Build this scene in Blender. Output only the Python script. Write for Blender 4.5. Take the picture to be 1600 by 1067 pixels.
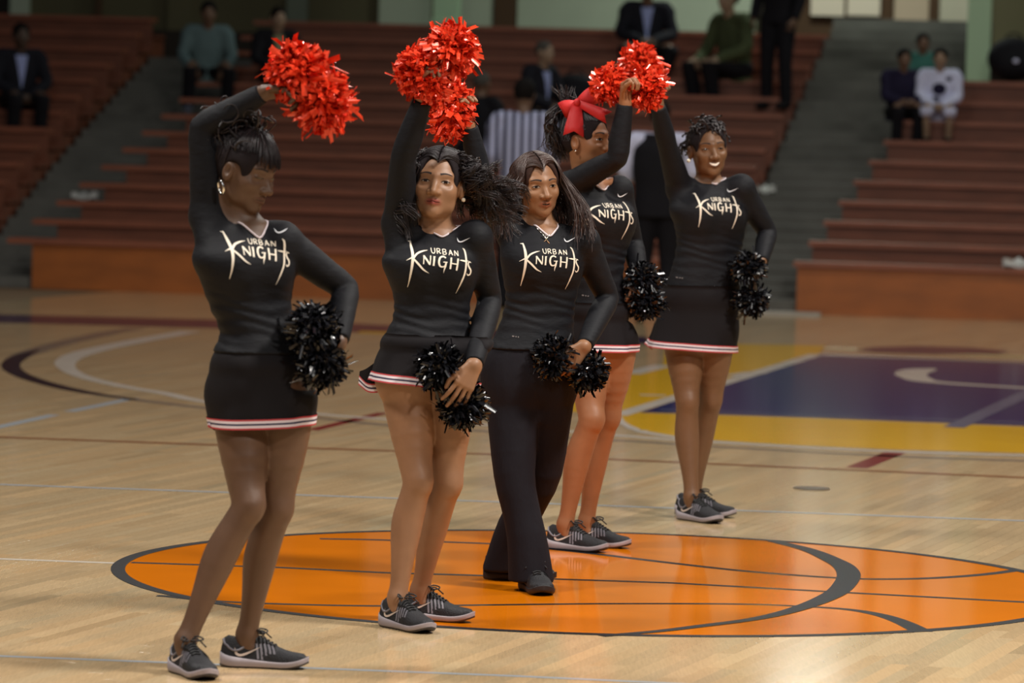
import bpy, math, random
import numpy as np
from mathutils import Vector, Matrix
from mathutils.bvhtree import BVHTree

random.seed(7); RNG = np.random.default_rng(7)
SC = bpy.context.scene; COL = SC.collection
for o in list(bpy.data.objects): bpy.data.objects.remove(o)

# ------------------------------------------------------------------ camera, world, lamps, exposure
F, CX, CY, HZ, ROLL, CAMH = 7000.0, 800.0, 533.5, 160.0, 0.0275, 1.75
_p = math.atan((CY - HZ) / F)
FWD = np.array([0, math.cos(_p), -math.sin(_p)]); _u0 = np.array([0, math.sin(_p), math.cos(_p)]); _r0 = np.array([1.0, 0, 0])
RIGHT = math.cos(ROLL) * _r0 + math.sin(ROLL) * _u0
UP = -math.sin(ROLL) * _r0 + math.cos(ROLL) * _u0
cam = bpy.data.cameras.new('camera'); camo = bpy.data.objects.new('camera', cam); COL.objects.link(camo)
cam.sensor_fit = 'HORIZONTAL'; cam.sensor_width = 36.0; cam.lens = F / 1600 * 36.0; cam.clip_end = 300
cam.dof.use_dof = True; cam.dof.focus_distance = 15.9; cam.dof.aperture_fstop = 4.0
camo.matrix_world = Matrix(((RIGHT[0], UP[0], -FWD[0], 0), (RIGHT[1], UP[1], -FWD[1], 0), (RIGHT[2], UP[2], -FWD[2], CAMH), (0, 0, 0, 1)))
SC.camera = camo
W = bpy.data.worlds.new('world'); SC.world = W; W.use_nodes = True
W.node_tree.nodes['Background'].inputs[0].default_value = (0.80, 0.88, 1.0, 1); W.node_tree.nodes['Background'].inputs[1].default_value = 0.035
def lamp(x, y, z, power, size, color=(1, .955, .885), aim=None):
    l = bpy.data.lights.new('gym_or_fill_light', 'AREA'); l.shape = 'DISK'; l.size = size; l.energy = power; l.color = color
    o = bpy.data.objects.new('gym_or_fill_light', l); COL.objects.link(o); o.location = (x, y, z)
    if aim is not None:
        o.rotation_euler = (Vector(aim) - Vector((x, y, z))).to_track_quat('-Z', 'Y').to_euler()
    return o
# high bay lamps of the hall: rows over the court
for x, y, pw in ((-3.5, 6.5, 230), (3.8, 6.0, 520), (-4.2, 13.5, 460), (4.2, 13.0, 860), (-4.0, 21.0, 240), (4.4, 20.5, 400), (0.5, 28.0, 170), (-3, 34, 70), (5, 34, 110)):
    lamp(x, y, 7.5, pw, 1.1)
lamp(1.5, 40, 8.5, 45, 1.2, (.95, 1, .9)); lamp(8, 42, 8.5, 90, 1.2, (.95, 1, .9))  # dim fill lights added over the stands to lift the benches
lamp(3.2, 47.5, 6.0, 105, .8, (.9, 1, .88))  # extra fill light, added to brighten the back wall
vs = SC.view_settings; vs.view_transform = 'Standard'; vs.look = 'None'; vs.gamma = 1; vs.use_curve_mapping = False; vs.exposure = 0.28

# ------------------------------------------------------------------ pixel helpers (turn a photo point into a place)
CAMP = np.array([0, 0, CAMH])
def ray(u, v): return FWD * F + RIGHT * (u - CX) - UP * (v - CY)
def P(u, v, Y):
    d = ray(u, v); return CAMP + d * (Y / d[1])
def G(u, v, z=0.0):
    d = ray(u, v); return CAMP + d * ((z - CAMH) / d[2])

# ------------------------------------------------------------------ materials
MATS = {}
def mat(name, color, rough=.6, spec=.5, metal=0, noise=0, nscale=8, attr=None, bump=0, bscale=60, coat=0, sheen=0, emit=None, stretch=None, trans=0):
    if name in MATS: return MATS[name]
    m = bpy.data.materials.new(name); m.use_nodes = True; nt = m.node_tree; N = nt.nodes; L = nt.links
    b = N['Principled BSDF']; b.inputs['Roughness'].default_value = rough; b.inputs['Metallic'].default_value = metal
    b.inputs['Specular IOR Level'].default_value = spec; b.inputs['Coat Weight'].default_value = coat; b.inputs['Coat Roughness'].default_value = .15
    b.inputs['Sheen Weight'].default_value = sheen
    c = (*color, 1); b.inputs['Base Color'].default_value = c
    out = None
    tc = N.new('ShaderNodeTexCoord'); mp = N.new('ShaderNodeMapping'); L.new(tc.outputs['Object'], mp.inputs['Vector'])
    if stretch: mp.inputs['Scale'].default_value = stretch
    if noise:
        n = N.new('ShaderNodeTexNoise'); n.inputs['Scale'].default_value = nscale; n.inputs['Detail'].default_value = 4
        L.new(mp.outputs[0], n.inputs['Vector'])
        r = N.new('ShaderNodeMapRange'); r.inputs['To Min'].default_value = 1 - noise; r.inputs['To Max'].default_value = 1 + noise
        r.inputs['From Min'].default_value = .25; r.inputs['From Max'].default_value = .75
        L.new(n.outputs['Fac'], r.inputs['Value'])
        v = N.new('ShaderNodeVectorMath'); v.operation = 'SCALE'; v.inputs[0].default_value = color; L.new(r.outputs[0], v.inputs['Scale']); out = v.outputs[0]
    if attr:
        a = N.new('ShaderNodeAttribute'); a.attribute_name = attr
        v2 = N.new('ShaderNodeVectorMath'); v2.operation = 'MULTIPLY'; v2.inputs[0].default_value = color
        if out: L.new(out, v2.inputs[0])
        L.new(a.outputs['Color'], v2.inputs[1]); out = v2.outputs[0]
    if out: L.new(out, b.inputs['Base Color'])
    if bump:
        n2 = N.new('ShaderNodeTexNoise'); n2.inputs['Scale'].default_value = bscale; n2.inputs['Detail'].default_value = 3; L.new(mp.outputs[0], n2.inputs['Vector'])
        bp = N.new('ShaderNodeBump'); bp.inputs['Strength'].default_value = bump; bp.inputs['Distance'].default_value = .01
        L.new(n2.outputs['Fac'], bp.inputs['Height']); L.new(bp.outputs[0], b.inputs['Normal'])
    if trans:
        b.inputs['Transmission Weight'].default_value = trans
    if emit: b.inputs['Emission Color'].default_value = (*emit[0], 1); b.inputs['Emission Strength'].default_value = emit[1]
    MATS[name] = m; return m

def srgb(r, g, b):
    f = lambda c: (c / 255 / 12.92) if c / 255 <= .04045 else ((c / 255 + .055) / 1.055) ** 2.4
    return (f(r), f(g), f(b))

# ------------------------------------------------------------------ object helpers
def tag(o, label=None, cat=None, group=None, kind=None):
    if label: o['label'] = label
    if cat: o['category'] = cat
    if group: o['group'] = group
    if kind: o['kind'] = kind
    return o
def empty(name, loc, label=None, cat=None, group=None, kind=None):
    o = bpy.data.objects.new(name, None); COL.objects.link(o); o.location = [float(c) for c in loc]; o.empty_display_size = .1
    return tag(o, label, cat, group, kind)
def link(name, me, parent=None, kind=None, label=None):
    o = bpy.data.objects.new(name, me); COL.objects.link(o)
    if parent is not None: o.parent = parent
    return tag(o, label, None, None, kind)
def rawmesh(name, V, faces, mats=None, smooth=True, midx=None):
    """V (n,3); faces an (m,k) int array or a list of such arrays / polygons"""
    me = bpy.data.meshes.new(name); V = np.asarray(V, np.float32)
    if isinstance(faces, np.ndarray): faces = [faces]
    if len(faces) and isinstance(faces[0], (list, tuple)):
        ln = np.array([len(f) for f in faces], np.int32); lp = np.concatenate([np.asarray(f, np.int32) for f in faces])
    else:
        ln = np.concatenate([np.full(len(f), f.shape[1], np.int32) for f in faces]); lp = np.concatenate([f.astype(np.int32).ravel() for f in faces])
    me.vertices.add(len(V)); me.vertices.foreach_set('co', V.ravel())
    me.loops.add(len(lp)); me.loops.foreach_set('vertex_index', lp)
    me.polygons.add(len(ln)); me.polygons.foreach_set('loop_start', np.concatenate([[0], np.cumsum(ln)[:-1]]).astype(np.int32))
    if midx is not None: me.polygons.foreach_set('material_index', np.asarray(midx, np.int32))
    me.polygons.foreach_set('use_smooth', np.full(len(ln), smooth))
    if mats is not None:
        for m in (mats if isinstance(mats, (list, tuple)) else [mats]): me.materials.append(m)
    me.update(calc_edges=True); me.validate(clean_customdata=False)
    return me
def colattr(me, name, C):
    a = me.color_attributes.new(name, 'FLOAT_COLOR', 'POINT'); C = np.asarray(C, np.float32)
    if C.ndim == 1: C = np.repeat(C[:, None], 3, 1)
    a.data.foreach_set('color', np.concatenate([C, np.ones((len(C), 1), np.float32)], 1).ravel())
class MB:
    """collects shapes for one mesh"""
    def __init__(s): s.V = []; s.F = []; s.M = []; s.n = 0
    def add(s, V, Fs, m=0):
        V = np.asarray(V, float)
        for f in Fs: s.F.append([int(i) + s.n for i in f]); s.M.append(m)
        s.V.append(V); s.n += len(V); return s
    def box(s, c, h, ax=None, m=0, bev=0):
        c = np.asarray(c, float); ax = np.eye(3) if ax is None else np.asarray(ax, float)
        sg = np.array([[x, y, z] for x in (-1, 1) for y in (-1, 1) for z in (-1, 1)], float)
        V = c + (sg * np.asarray(h)) @ ax
        return s.add(V, [(0, 1, 3, 2), (4, 6, 7, 5), (0, 4, 5, 1), (2, 3, 7, 6), (0, 2, 6, 4), (1, 5, 7, 3)], m)
    def tube(s, pts, r, n=6, m=0, closed=False):
        pts = np.asarray(pts, float); r = np.broadcast_to(np.asarray(r, float), (len(pts),))
        T = np.gradient(pts, axis=0) if not closed else np.roll(pts, -1, 0) - np.roll(pts, 1, 0)
        T /= np.linalg.norm(T, axis=1)[:, None] + 1e-9
        ref = np.array([0.31, 0.2, 0.93]); A = np.cross(T, ref); A /= np.linalg.norm(A, axis=1)[:, None] + 1e-9; B = np.cross(T, A)
        th = np.arange(n) * 2 * math.pi / n
        V = pts[:, None] + r[:, None, None] * (np.cos(th)[None, :, None] * A[:, None] + np.sin(th)[None, :, None] * B[:, None])
        K = len(pts); Fs = []
        for i in range(K if closed else K - 1):
            j = (i + 1) % K
            for k in range(n): Fs.append((i * n + k, i * n + (k + 1) % n, j * n + (k + 1) % n, j * n + k))
        if not closed: Fs.append(tuple(range(n))[::-1]); Fs.append(tuple((K - 1) * n + k for k in range(n)))
        return s.add(V.reshape(-1, 3), Fs, m)
    def ell(s, c, r, ax=None, n=12, m=0):
        ax = np.eye(3) if ax is None else np.asarray(ax); V = []; k = n // 2
        for i in range(k + 1):
            a = -math.pi / 2 + math.pi * i / k
            for j in range(n):
                t = 2 * math.pi * j / n; V.append((math.cos(a) * math.cos(t), math.cos(a) * math.sin(t), math.sin(a)))
        V = np.asarray(c) + (np.array(V) * np.asarray(r)) @ ax
        return s.add(V, [(i * n + j, i * n + (j + 1) % n, (i + 1) * n + (j + 1) % n, (i + 1) * n + j) for i in range(k) for j in range(n)], m)
    def build(s, name, mats, parent=None, smooth=False, off=None, kind=None, label=None):
        V = np.concatenate(s.V)
        if off is not None: V = V - np.asarray(off)
        return link(name, rawmesh(name, V, s.F, mats, smooth, s.M), parent, kind, label)
def cat(pts, n):
    """Catmull-Rom resample of any (k,c) array"""
    p = np.asarray(pts, float); k = len(p); q = np.vstack([2 * p[0] - p[1], p, 2 * p[-1] - p[-2]])
    t = np.linspace(0, k - 1, n); i = np.minimum(t.astype(int), k - 2); f = (t - i)[:, None]
    a, b, c, d = q[i], q[i + 1], q[i + 2], q[i + 3]
    return .5 * (2 * b + (c - a) * f + (2 * a - 5 * b + 4 * c - d) * f ** 2 + (3 * b - a - 3 * c + d) * f ** 3)
def unit(v): v = np.asarray(v, float); return v / (np.linalg.norm(v) + 1e-12)

# ------------------------------------------------------------------ implicit surfaces
def smin(a, b, k):
    if k <= 0: return np.minimum(a, b)
    h = np.maximum(k - np.abs(a - b), 0) / k
    return np.minimum(a, b) - h * h * (k * .25)
def d_seg(X, Y, Z, a, b, ra, rb):
    ba = b - a; l2 = float(ba @ ba) + 1e-12
    px, py, pz = X - a[0], Y - a[1], Z - a[2]
    t = np.clip((px * ba[0] + py * ba[1] + pz * ba[2]) / l2, 0, 1)
    return np.sqrt((px - ba[0] * t) ** 2 + (py - ba[1] * t) ** 2 + (pz - ba[2] * t) ** 2) - (ra + (rb - ra) * t)
def d_ell(X, Y, Z, c, r):
    x, y, z = (X - c[0]), (Y - c[1]), (Z - c[2])
    k0 = np.sqrt((x / r[0]) ** 2 + (y / r[1]) ** 2 + (z / r[2]) ** 2)
    k1 = np.sqrt((x / r[0] ** 2) ** 2 + (y / r[1] ** 2) ** 2 + (z / r[2] ** 2) ** 2) + 1e-9
    return k0 * (k0 - 1) / k1
class Field:
    def __init__(s): s.prims = []; s.post = []
    def add(s, fn, lo, hi, k=.0, sub=False): s.prims.append((fn, np.asarray(lo, float), np.asarray(hi, float), k, sub))
    def chain(s, pts, rad, k=0., n=None, cut=None):
        pr = np.column_stack([pts, rad]); pr = cat(pr, n) if n else pr
        p, r = pr[:, :3], pr[:, 3]
        def fn(X, Y, Z):
            d = None
            for i in range(len(p) - 1):
                e = d_seg(X, Y, Z, p[i], p[i + 1], r[i], r[i + 1]); d = e if d is None else np.minimum(d, e)
            for c, nn in (cut or []):
                d = np.maximum(d, (X - c[0]) * nn[0] + (Y - c[1]) * nn[1] + (Z - c[2]) * nn[2])
            return d
        m = r.max(); s.add(fn, p.min(0) - m, p.max(0) + m, k)
    def ell(s, c, r, k=0., R=None, sub=False):
        c = np.asarray(c, float); r = np.asarray(r, float)
        if R is None: s.add(lambda X, Y, Z: d_ell(X, Y, Z, c, r), c - r, c + r, k, sub)
        else:
            R = np.asarray(R)   # rows: local axes
            def fn(X, Y, Z):
                x, y, z = X - c[0], Y - c[1], Z - c[2]
                return d_ell(x * R[0][0] + y * R[0][1] + z * R[0][2], x * R[1][0] + y * R[1][1] + z * R[1][2], x * R[2][0] + y * R[2][1] + z * R[2][2], (0, 0, 0), r)
            s.add(fn, c - r.max(), c + r.max(), k, sub)
    def grid(s, lo, hi, h, inflate=0):
        n = np.ceil((np.asarray(hi) - np.asarray(lo)) / h).astype(int) + 1
        ax = [(lo[i] + h * np.arange(n[i])).astype(np.float32) for i in range(3)]
        D = np.full(n, .1, np.float32)
        for fn, a, b, k, sub in s.prims:
            mg = k + inflate + 2.5 * h + .012
            ix = [slice(int(np.searchsorted(ax[i], a[i] - mg)), int(np.searchsorted(ax[i], b[i] + mg))) for i in range(3)]
            if any(q.stop <= q.start for q in ix): continue
            X = ax[0][ix[0]][:, None, None]; Y = ax[1][ix[1]][None, :, None]; Z = ax[2][ix[2]][None, None, :]
            e = fn(X, Y, Z)
            D[ix[0], ix[1], ix[2]] = -smin(-D[ix[0], ix[1], ix[2]], e, k) if sub else smin(D[ix[0], ix[1], ix[2]], e, k)
        D -= inflate
        X = ax[0][:, None, None]; Y = ax[1][None, :, None]; Z = ax[2][None, None, :]
        for f in s.post: D = np.maximum(D, f(X, Y, Z)).astype(np.float32)
        return D
    def bounds(s):
        return np.min([p[1] for p in s.prims if not p[4]], 0), np.max([p[2] for p in s.prims if not p[4]], 0)
    def mesh(s, h, lo=None, hi=None, inflate=0, keep=None, smooth=1):
        a, b = s.bounds(); pad = inflate + 3 * h + .01
        lo = a - pad if lo is None else np.asarray(lo, float); hi = b + pad if hi is None else np.asarray(hi, float)
        return nets(s.grid(lo, hi, h, inflate), lo, h, keep, smooth)
def nets(D, lo, h, keep=None, smooth=1):
    S = D < 0; nx, ny, nz = D.shape
    c = S[:-1, :-1, :-1].astype(np.int8)
    for i, j, k in ((0, 0, 1), (0, 1, 0), (0, 1, 1), (1, 0, 0), (1, 0, 1), (1, 1, 0), (1, 1, 1)):
        c += S[i:nx - 1 + i, j:ny - 1 + j, k:nz - 1 + k]
    act = (c > 0) & (c < 8); I = np.argwhere(act)
    if len(I) == 0: return np.zeros((0, 3)), np.zeros((0, 4), int)
    idx = np.full(act.shape, -1, np.int32); idx[act] = np.arange(len(I))
    off = [(i, j, k) for i in (0, 1) for j in (0, 1) for k in (0, 1)]
    cv = [D[I[:, 0] + o[0], I[:, 1] + o[1], I[:, 2] + o[2]] for o in off]
    acc = np.zeros((len(I), 3)); cnt = np.zeros(len(I))
    for a in range(8):
        for ax in (4, 2, 1):
            if a & ax: continue
            b = a | ax; A, B = cv[a], cv[b]; m = (A < 0) != (B < 0); t = np.where(m, A / np.where(m, A - B, 1), 0)
            pt = np.array(off[a], float)[None] + t[:, None] * (np.array(off[b]) - np.array(off[a]))[None]
            acc[m] += pt[m]; cnt[m] += 1
    V = np.asarray(lo) + h * (I + acc / cnt[:, None]); Q = []
    for ax in range(3):
        s0 = [slice(1, n - 1) for n in D.shape]; s1 = list(s0); s0[ax] = slice(0, D.shape[ax] - 1); s1[ax] = slice(1, D.shape[ax])
        A, B = S[tuple(s0)], S[tuple(s1)]; E = np.argwhere(A != B)
        if len(E) == 0: continue
        fl = A[tuple(E.T)]; o = np.ones(3, int); o[ax] = 0; E = E + o
        u, v = [(1, 2), (2, 0), (0, 1)][ax]; e1 = np.zeros(3, int); e1[u] = 1; e2 = np.zeros(3, int); e2[v] = 1
        g = lambda p: idx[p[:, 0], p[:, 1], p[:, 2]]
        q = np.column_stack([g(E - e1 - e2), g(E - e2), g(E), g(E - e1)]); q[~fl] = q[~fl][:, ::-1]; Q.append(q)
    Q = np.concatenate(Q); Q = Q[(Q >= 0).all(1)]
    for _ in range(smooth):
        e = np.concatenate([Q[:, [0, 1]], Q[:, [1, 2]], Q[:, [2, 3]], Q[:, [3, 0]]]); n = len(V)
        w = np.bincount(e[:, 0], minlength=n) + np.bincount(e[:, 1], minlength=n)
        av = np.column_stack([np.bincount(e[:, 0], V[e[:, 1], i], n) + np.bincount(e[:, 1], V[e[:, 0], i], n) for i in range(3)]) / np.maximum(w, 1)[:, None]
        V = np.where(w[:, None] > 0, .5 * V + .5 * av, V)
    if keep is not None:
        Q = Q[keep(V[Q].mean(1))]
        us = np.unique(Q); mp = np.full(len(V), -1); mp[us] = np.arange(len(us)); V = V[us]; Q = mp[Q]
    return V, Q
def joinm(parts):
    Vs, Qs, n = [], [], 0
    for V, Q in parts: Vs.append(V); Qs.append(Q + n); n += len(V)
    return np.concatenate(Vs), np.concatenate(Qs)
def bvh(V, Q): return BVHTree.FromPolygons([tuple(map(float, v)) for v in V], [tuple(map(int, q)) for q in Q])
def frame(yaw, pitch=0, roll=0):
    """rows: lateral (photo right), forward, up, for a figure turned by yaw to the photo's right (degrees)"""
    y, p, r = math.radians(yaw), math.radians(pitch), math.radians(roll)
    ex = np.array([math.cos(y), math.sin(y), 0]); ey = np.array([math.sin(y), -math.cos(y), 0]); ez = np.array([0, 0, 1.0])
    ey, ez = ey * math.cos(p) + ez * math.sin(p), ez * math.cos(p) - ey * math.sin(p)
    ex, ez = ex * math.cos(r) + ez * math.sin(r), ez * math.cos(r) - ex * math.sin(r)
    return np.array([ex, ey, ez])
def ribbon(pts, w, n=None, rows=2):
    """flat 2D stroke: returns (k*rows,2) points and quads"""
    pw = np.column_stack([pts, np.broadcast_to(np.asarray(w, float), (len(pts),))])
    if n: pw = cat(pw, n)
    p, w = pw[:, :2], np.maximum(pw[:, 2], 0)
    T = np.gradient(p, axis=0); T /= np.linalg.norm(T, axis=1)[:, None] + 1e-9; Nn = np.column_stack([-T[:, 1], T[:, 0]])
    s = np.linspace(-.5, .5, rows); V = (p[:, None] + s[None, :, None] * (w[:, None] * Nn)[:, None]).reshape(-1, 2); k = len(p)
    return V, [(i * rows + j, (i + 1) * rows + j, (i + 1) * rows + j + 1, i * rows + j + 1) for i in range(k - 1) for j in range(rows - 1)]
def fillrows(top, bot, rows=4):
    top = np.asarray(top, float); bot = np.asarray(bot, float); s = np.linspace(0, 1, rows); k = len(top)
    V = (top[:, None] * (1 - s)[None, :, None] + bot[:, None] * s[None, :, None]).reshape(-1, 2)
    return V, [(i * rows + j, i * rows + j + 1, (i + 1) * rows + j + 1, (i + 1) * rows + j) for i in range(k - 1) for j in range(rows - 1)]
def project(V2, tree, o, ax, up, out, lift=.0015, start=.6, maxd=1.2):
    """lay a flat drawing onto a surface along the direction the figure faces"""
    R = []; last = None
    for x, y in V2:
        p = o + ax * x + up * y; h = tree.ray_cast(Vector(p + out * start), Vector(-out), maxd)
        if h[0] is None: q = last if last is not None else p
        else: q = np.array(h[0]) + out * lift
        R.append(q); last = q
    return np.array(R)

# ------------------------------------------------------------------ figures
def head_fn(c, R, s, mouth=0.0):
    def fn(X, Y, Z):
        dx, dy, dz = X - c[0], Y - c[1], Z - c[2]
        x = np.abs(dx * R[0][0] + dy * R[0][1] + dz * R[0][2]) / s
        y = (dx * R[1][0] + dy * R[1][1] + dz * R[1][2]) / s
        z = (dx * R[2][0] + dy * R[2][1] + dz * R[2][2]) / s
        A = lambda *q: np.array(q, float)
        d = smin(d_ell(x, y, z, (0, -.015, .022), (.071, .092, .083)), d_ell(x, y, z, (0, .012, -.035), (.0575, .070, .076)), .03)
        d = smin(d, d_ell(x, y, z, (.032, .010, -.068), (.019, .03, .022)), .03)
        d = smin(d, d_ell(x, y, z, (0, .060, -.095), (.019, .016, .016)), .03)
        d = smin(d, d_ell(x, y, z, (.040, .046, -.026), (.019, .022, .019)), .025)
        d = smin(d, d_seg(x, y, z, A(0, .075, .017), A(.043, .057, .021), .010, .008), .014)
        d = -smin(-d, d_seg(x, y, z, A(.024, .095, -.002), A(.044, .078, -.003), .0165, .015), .012)
        d = smin(d, d_ell(x, y, z, (.032, .0585, -.002), (.0150, .0135, .0125)), .004)
        d = smin(d, d_seg(x, y, z, A(0, .0715, .004), A(0, .0965, -.035), .0066, .0115), .013)
        d = smin(d, d_ell(x, y, z, (.0140, .0855, -.0375), (.0092, .0105, .0082)), .007)
        d = smin(d, d_seg(x, y, z, A(0, .0815, -.0595), A(.0225, .0685, -.0635), .0072, .003), .006)
        d = smin(d, d_seg(x, y, z, A(0, .0795, -.0705), A(.0185, .0695, -.0675), .0085, .004), .005)
        ear = d_ell(x, y, z, (.074, -.010, -.010), (.0105, .018, .030))
        ear = -smin(-ear, d_ell(x, y, z, (.085, -.006, -.006), (.010, .0095, .016)), .004)
        d = smin(d, ear, .006)
        return d * s
    return fn
def hand(Fd, wrist, dr, nrm, thumb, curl=.9, s=1.0, spread=1.0, k=.012):
    """palm and five separate curled fingers; nrm points out of the palm, thumb to the thumb side"""
    dr = unit(dr); nrm = unit(nrm - dr * (nrm @ dr)); sd = np.cross(dr, nrm); sd = sd if sd @ thumb > 0 else -sd
    w = np.asarray(wrist, float)
    for kx, wx in ((.028, .015), (.0095, .006), (-.0095, -.005), (-.027, -.014)):
        kn = w + s * (dr * .078 + sd * kx * 1.0); Fd.chain(np.array([w + s * (sd * wx + dr * .005), kn]), np.array([.0145, .0108]) * s, k)
    cs = (curl,) * 4 if np.isscalar(curl) else curl
    for (kx, ls, r, sp_), cc in zip(((.028, (.040, .025, .020), .0088, .14), (.0095, (.045, .029, .021), .0090, .03), (-.0095, (.041, .027, .020), .0086, -.07), (-.027, (.033, .020, .018), .0076, -.18)), cs):
        p = w + s * (dr * .078 + sd * kx); pts = [p]; a = 0; d0 = unit(dr + sd * sp_ * spread)
        for l, f in zip(ls, (.75, 1.0, .75)):
            a += cc * f; p = p + s * l * (d0 * math.cos(a) + nrm * math.sin(a)); pts.append(p)
        Fd.chain(np.array(pts), np.array([r, r * .96, r * .86, r * .74]) * s, .003)
    b = w + s * (dr * .018 + sd * .020); m = b + s * (dr * .034 + sd * .019 + nrm * .012)
    t1 = m + s * .034 * unit(dr * .9 + sd * .3 + nrm * .55 * cs[0]); t2 = t1 + s * .026 * unit(dr * .9 + sd * (-.1) + nrm * .9 * cs[0])
    Fd.chain(np.array([b, m, t1, t2]), np.array([.0135, .0115, .0098, .0080]) * s, .006)
    return w + s * (dr * .085 + nrm * .032)

class Torso:
    def __init__(s, rows):
        """rows: (z, cx, cy, a, b, yaw_deg) from bottom to top"""
        r = np.array(sorted(rows), float); zz = np.linspace(r[0, 0], r[-1, 0], 80); t = np.interp(zz, r[:, 0], np.arange(len(r)))
        q = cat(r, 400); ti = np.linspace(0, len(r) - 1, 400)
        s.z = zz; s.c = np.column_stack([np.interp(t, ti, q[:, i]) for i in range(6)]); s.lo, s.hi = zz[0], zz[-1]
    def at(s, z): return [np.interp(z, s.z, s.c[:, i]) for i in range(1, 6)]
    def fn(s, X, Y, Z):
        cx, cy, a, b, yw = [np.interp(Z, s.z, s.c[:, i]).astype(np.float32) for i in range(1, 6)]
        yr = np.radians(yw); x = (X - cx) * np.cos(yr) + (Y - cy) * np.sin(yr); y = (X - cx) * np.sin(yr) - (Y - cy) * np.cos(yr)
        n = 2.35
        u, v = np.abs(x / a), np.abs(y / b); k0 = (u ** n + v ** n) ** (1 / n)
        k1 = np.sqrt((x / a ** 2) ** 2 + (y / b ** 2) ** 2) + 1e-6; e = np.sqrt(u * u + v * v)
        d = (k0 - 1) * e / k1
        return np.maximum(d, np.maximum(Z - s.hi, s.lo - Z))
    def box(s):
        m = s.c[:, 3:5].max(1); return np.array([(s.c[:, 1] - m).min(), (s.c[:, 2] - m).min(), s.lo]), np.array([(s.c[:, 1] + m).max(), (s.c[:, 2] + m).max(), s.hi])

LEG_T = [0, .2, .5, .8, 1.0, 1.12, 1.3, 1.45, 1.65, 1.85, 2.0]
LEG_R = [.088, .087, .0755, .058, .051, .048, .052, .050, .040, .032, .033]
LEG_B = [0, 0, 0, .002, 0, .006, .018, .018, .010, .003, 0]
def leg_chain(h, k, a, yaw, s=1.0):
    back = -frame(yaw)[1]; P_ = []
    for t, o in zip(LEG_T, LEG_B):
        p = h + (k - h) * t if t <= 1 else k + (a - k) * (t - 1); P_.append(p + back * o * s)
    return np.array(P_), np.array(LEG_R) * s

FEMALE = dict(upper=[.050, .047, .043, .037], fore=[.037, .0385, .033, .0255])
def arm_pts(sh, el, wr, s=1.0):
    P_ = [sh, sh + (el - sh) * .35, sh + (el - sh) * .7, el, el + (wr - el) * .3, el + (wr - el) * .7, wr]
    return np.array(P_), np.array([.049, .0465, .041, .036, .0375, .031, .0245]) * s

def strands(name, lines, r0, r1, m, parent, off, sides=4, kind='stuff'):
    """tapered hair locks, lines (n,k,3)"""
    L = np.asarray(lines, float); n, k, _ = L.shape
    T = np.gradient(L, axis=1); T /= np.linalg.norm(T, axis=2)[..., None] + 1e-9
    ref = np.array([.37, .21, .90]); A = np.cross(T, ref); A /= np.linalg.norm(A, axis=2)[..., None] + 1e-9; B = np.cross(T, A)
    t = np.linspace(0, 1, k); rr = np.broadcast_to(np.asarray(r0, float), (n,))[:, None] * (1 - t)[None] + np.broadcast_to(np.asarray(r1, float), (n,))[:, None] * t[None]
    rr = rr * np.minimum(1, .4 + 4 * t)[None]
    th = np.arange(sides) * 2 * math.pi / sides
    V = L[:, :, None] + rr[:, :, None, None] * (np.cos(th)[None, None, :, None] * A[:, :, None] + np.sin(th)[None, None, :, None] * B[:, :, None] * .6)
    b = (np.arange(n) * k * sides)[:, None, None] + (np.arange(k - 1) * sides)[None, :, None]; j = np.arange(sides)[None, None]; j2 = (j + 1) % sides
    Q = np.stack([b + j, b + j2, b + sides + j2, b + sides + j], -1).reshape(-1, 4)
    me = rawmesh(name, V.reshape(-1, 3) - np.asarray(off), Q, m)
    return link(name, me, parent, kind)

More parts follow.
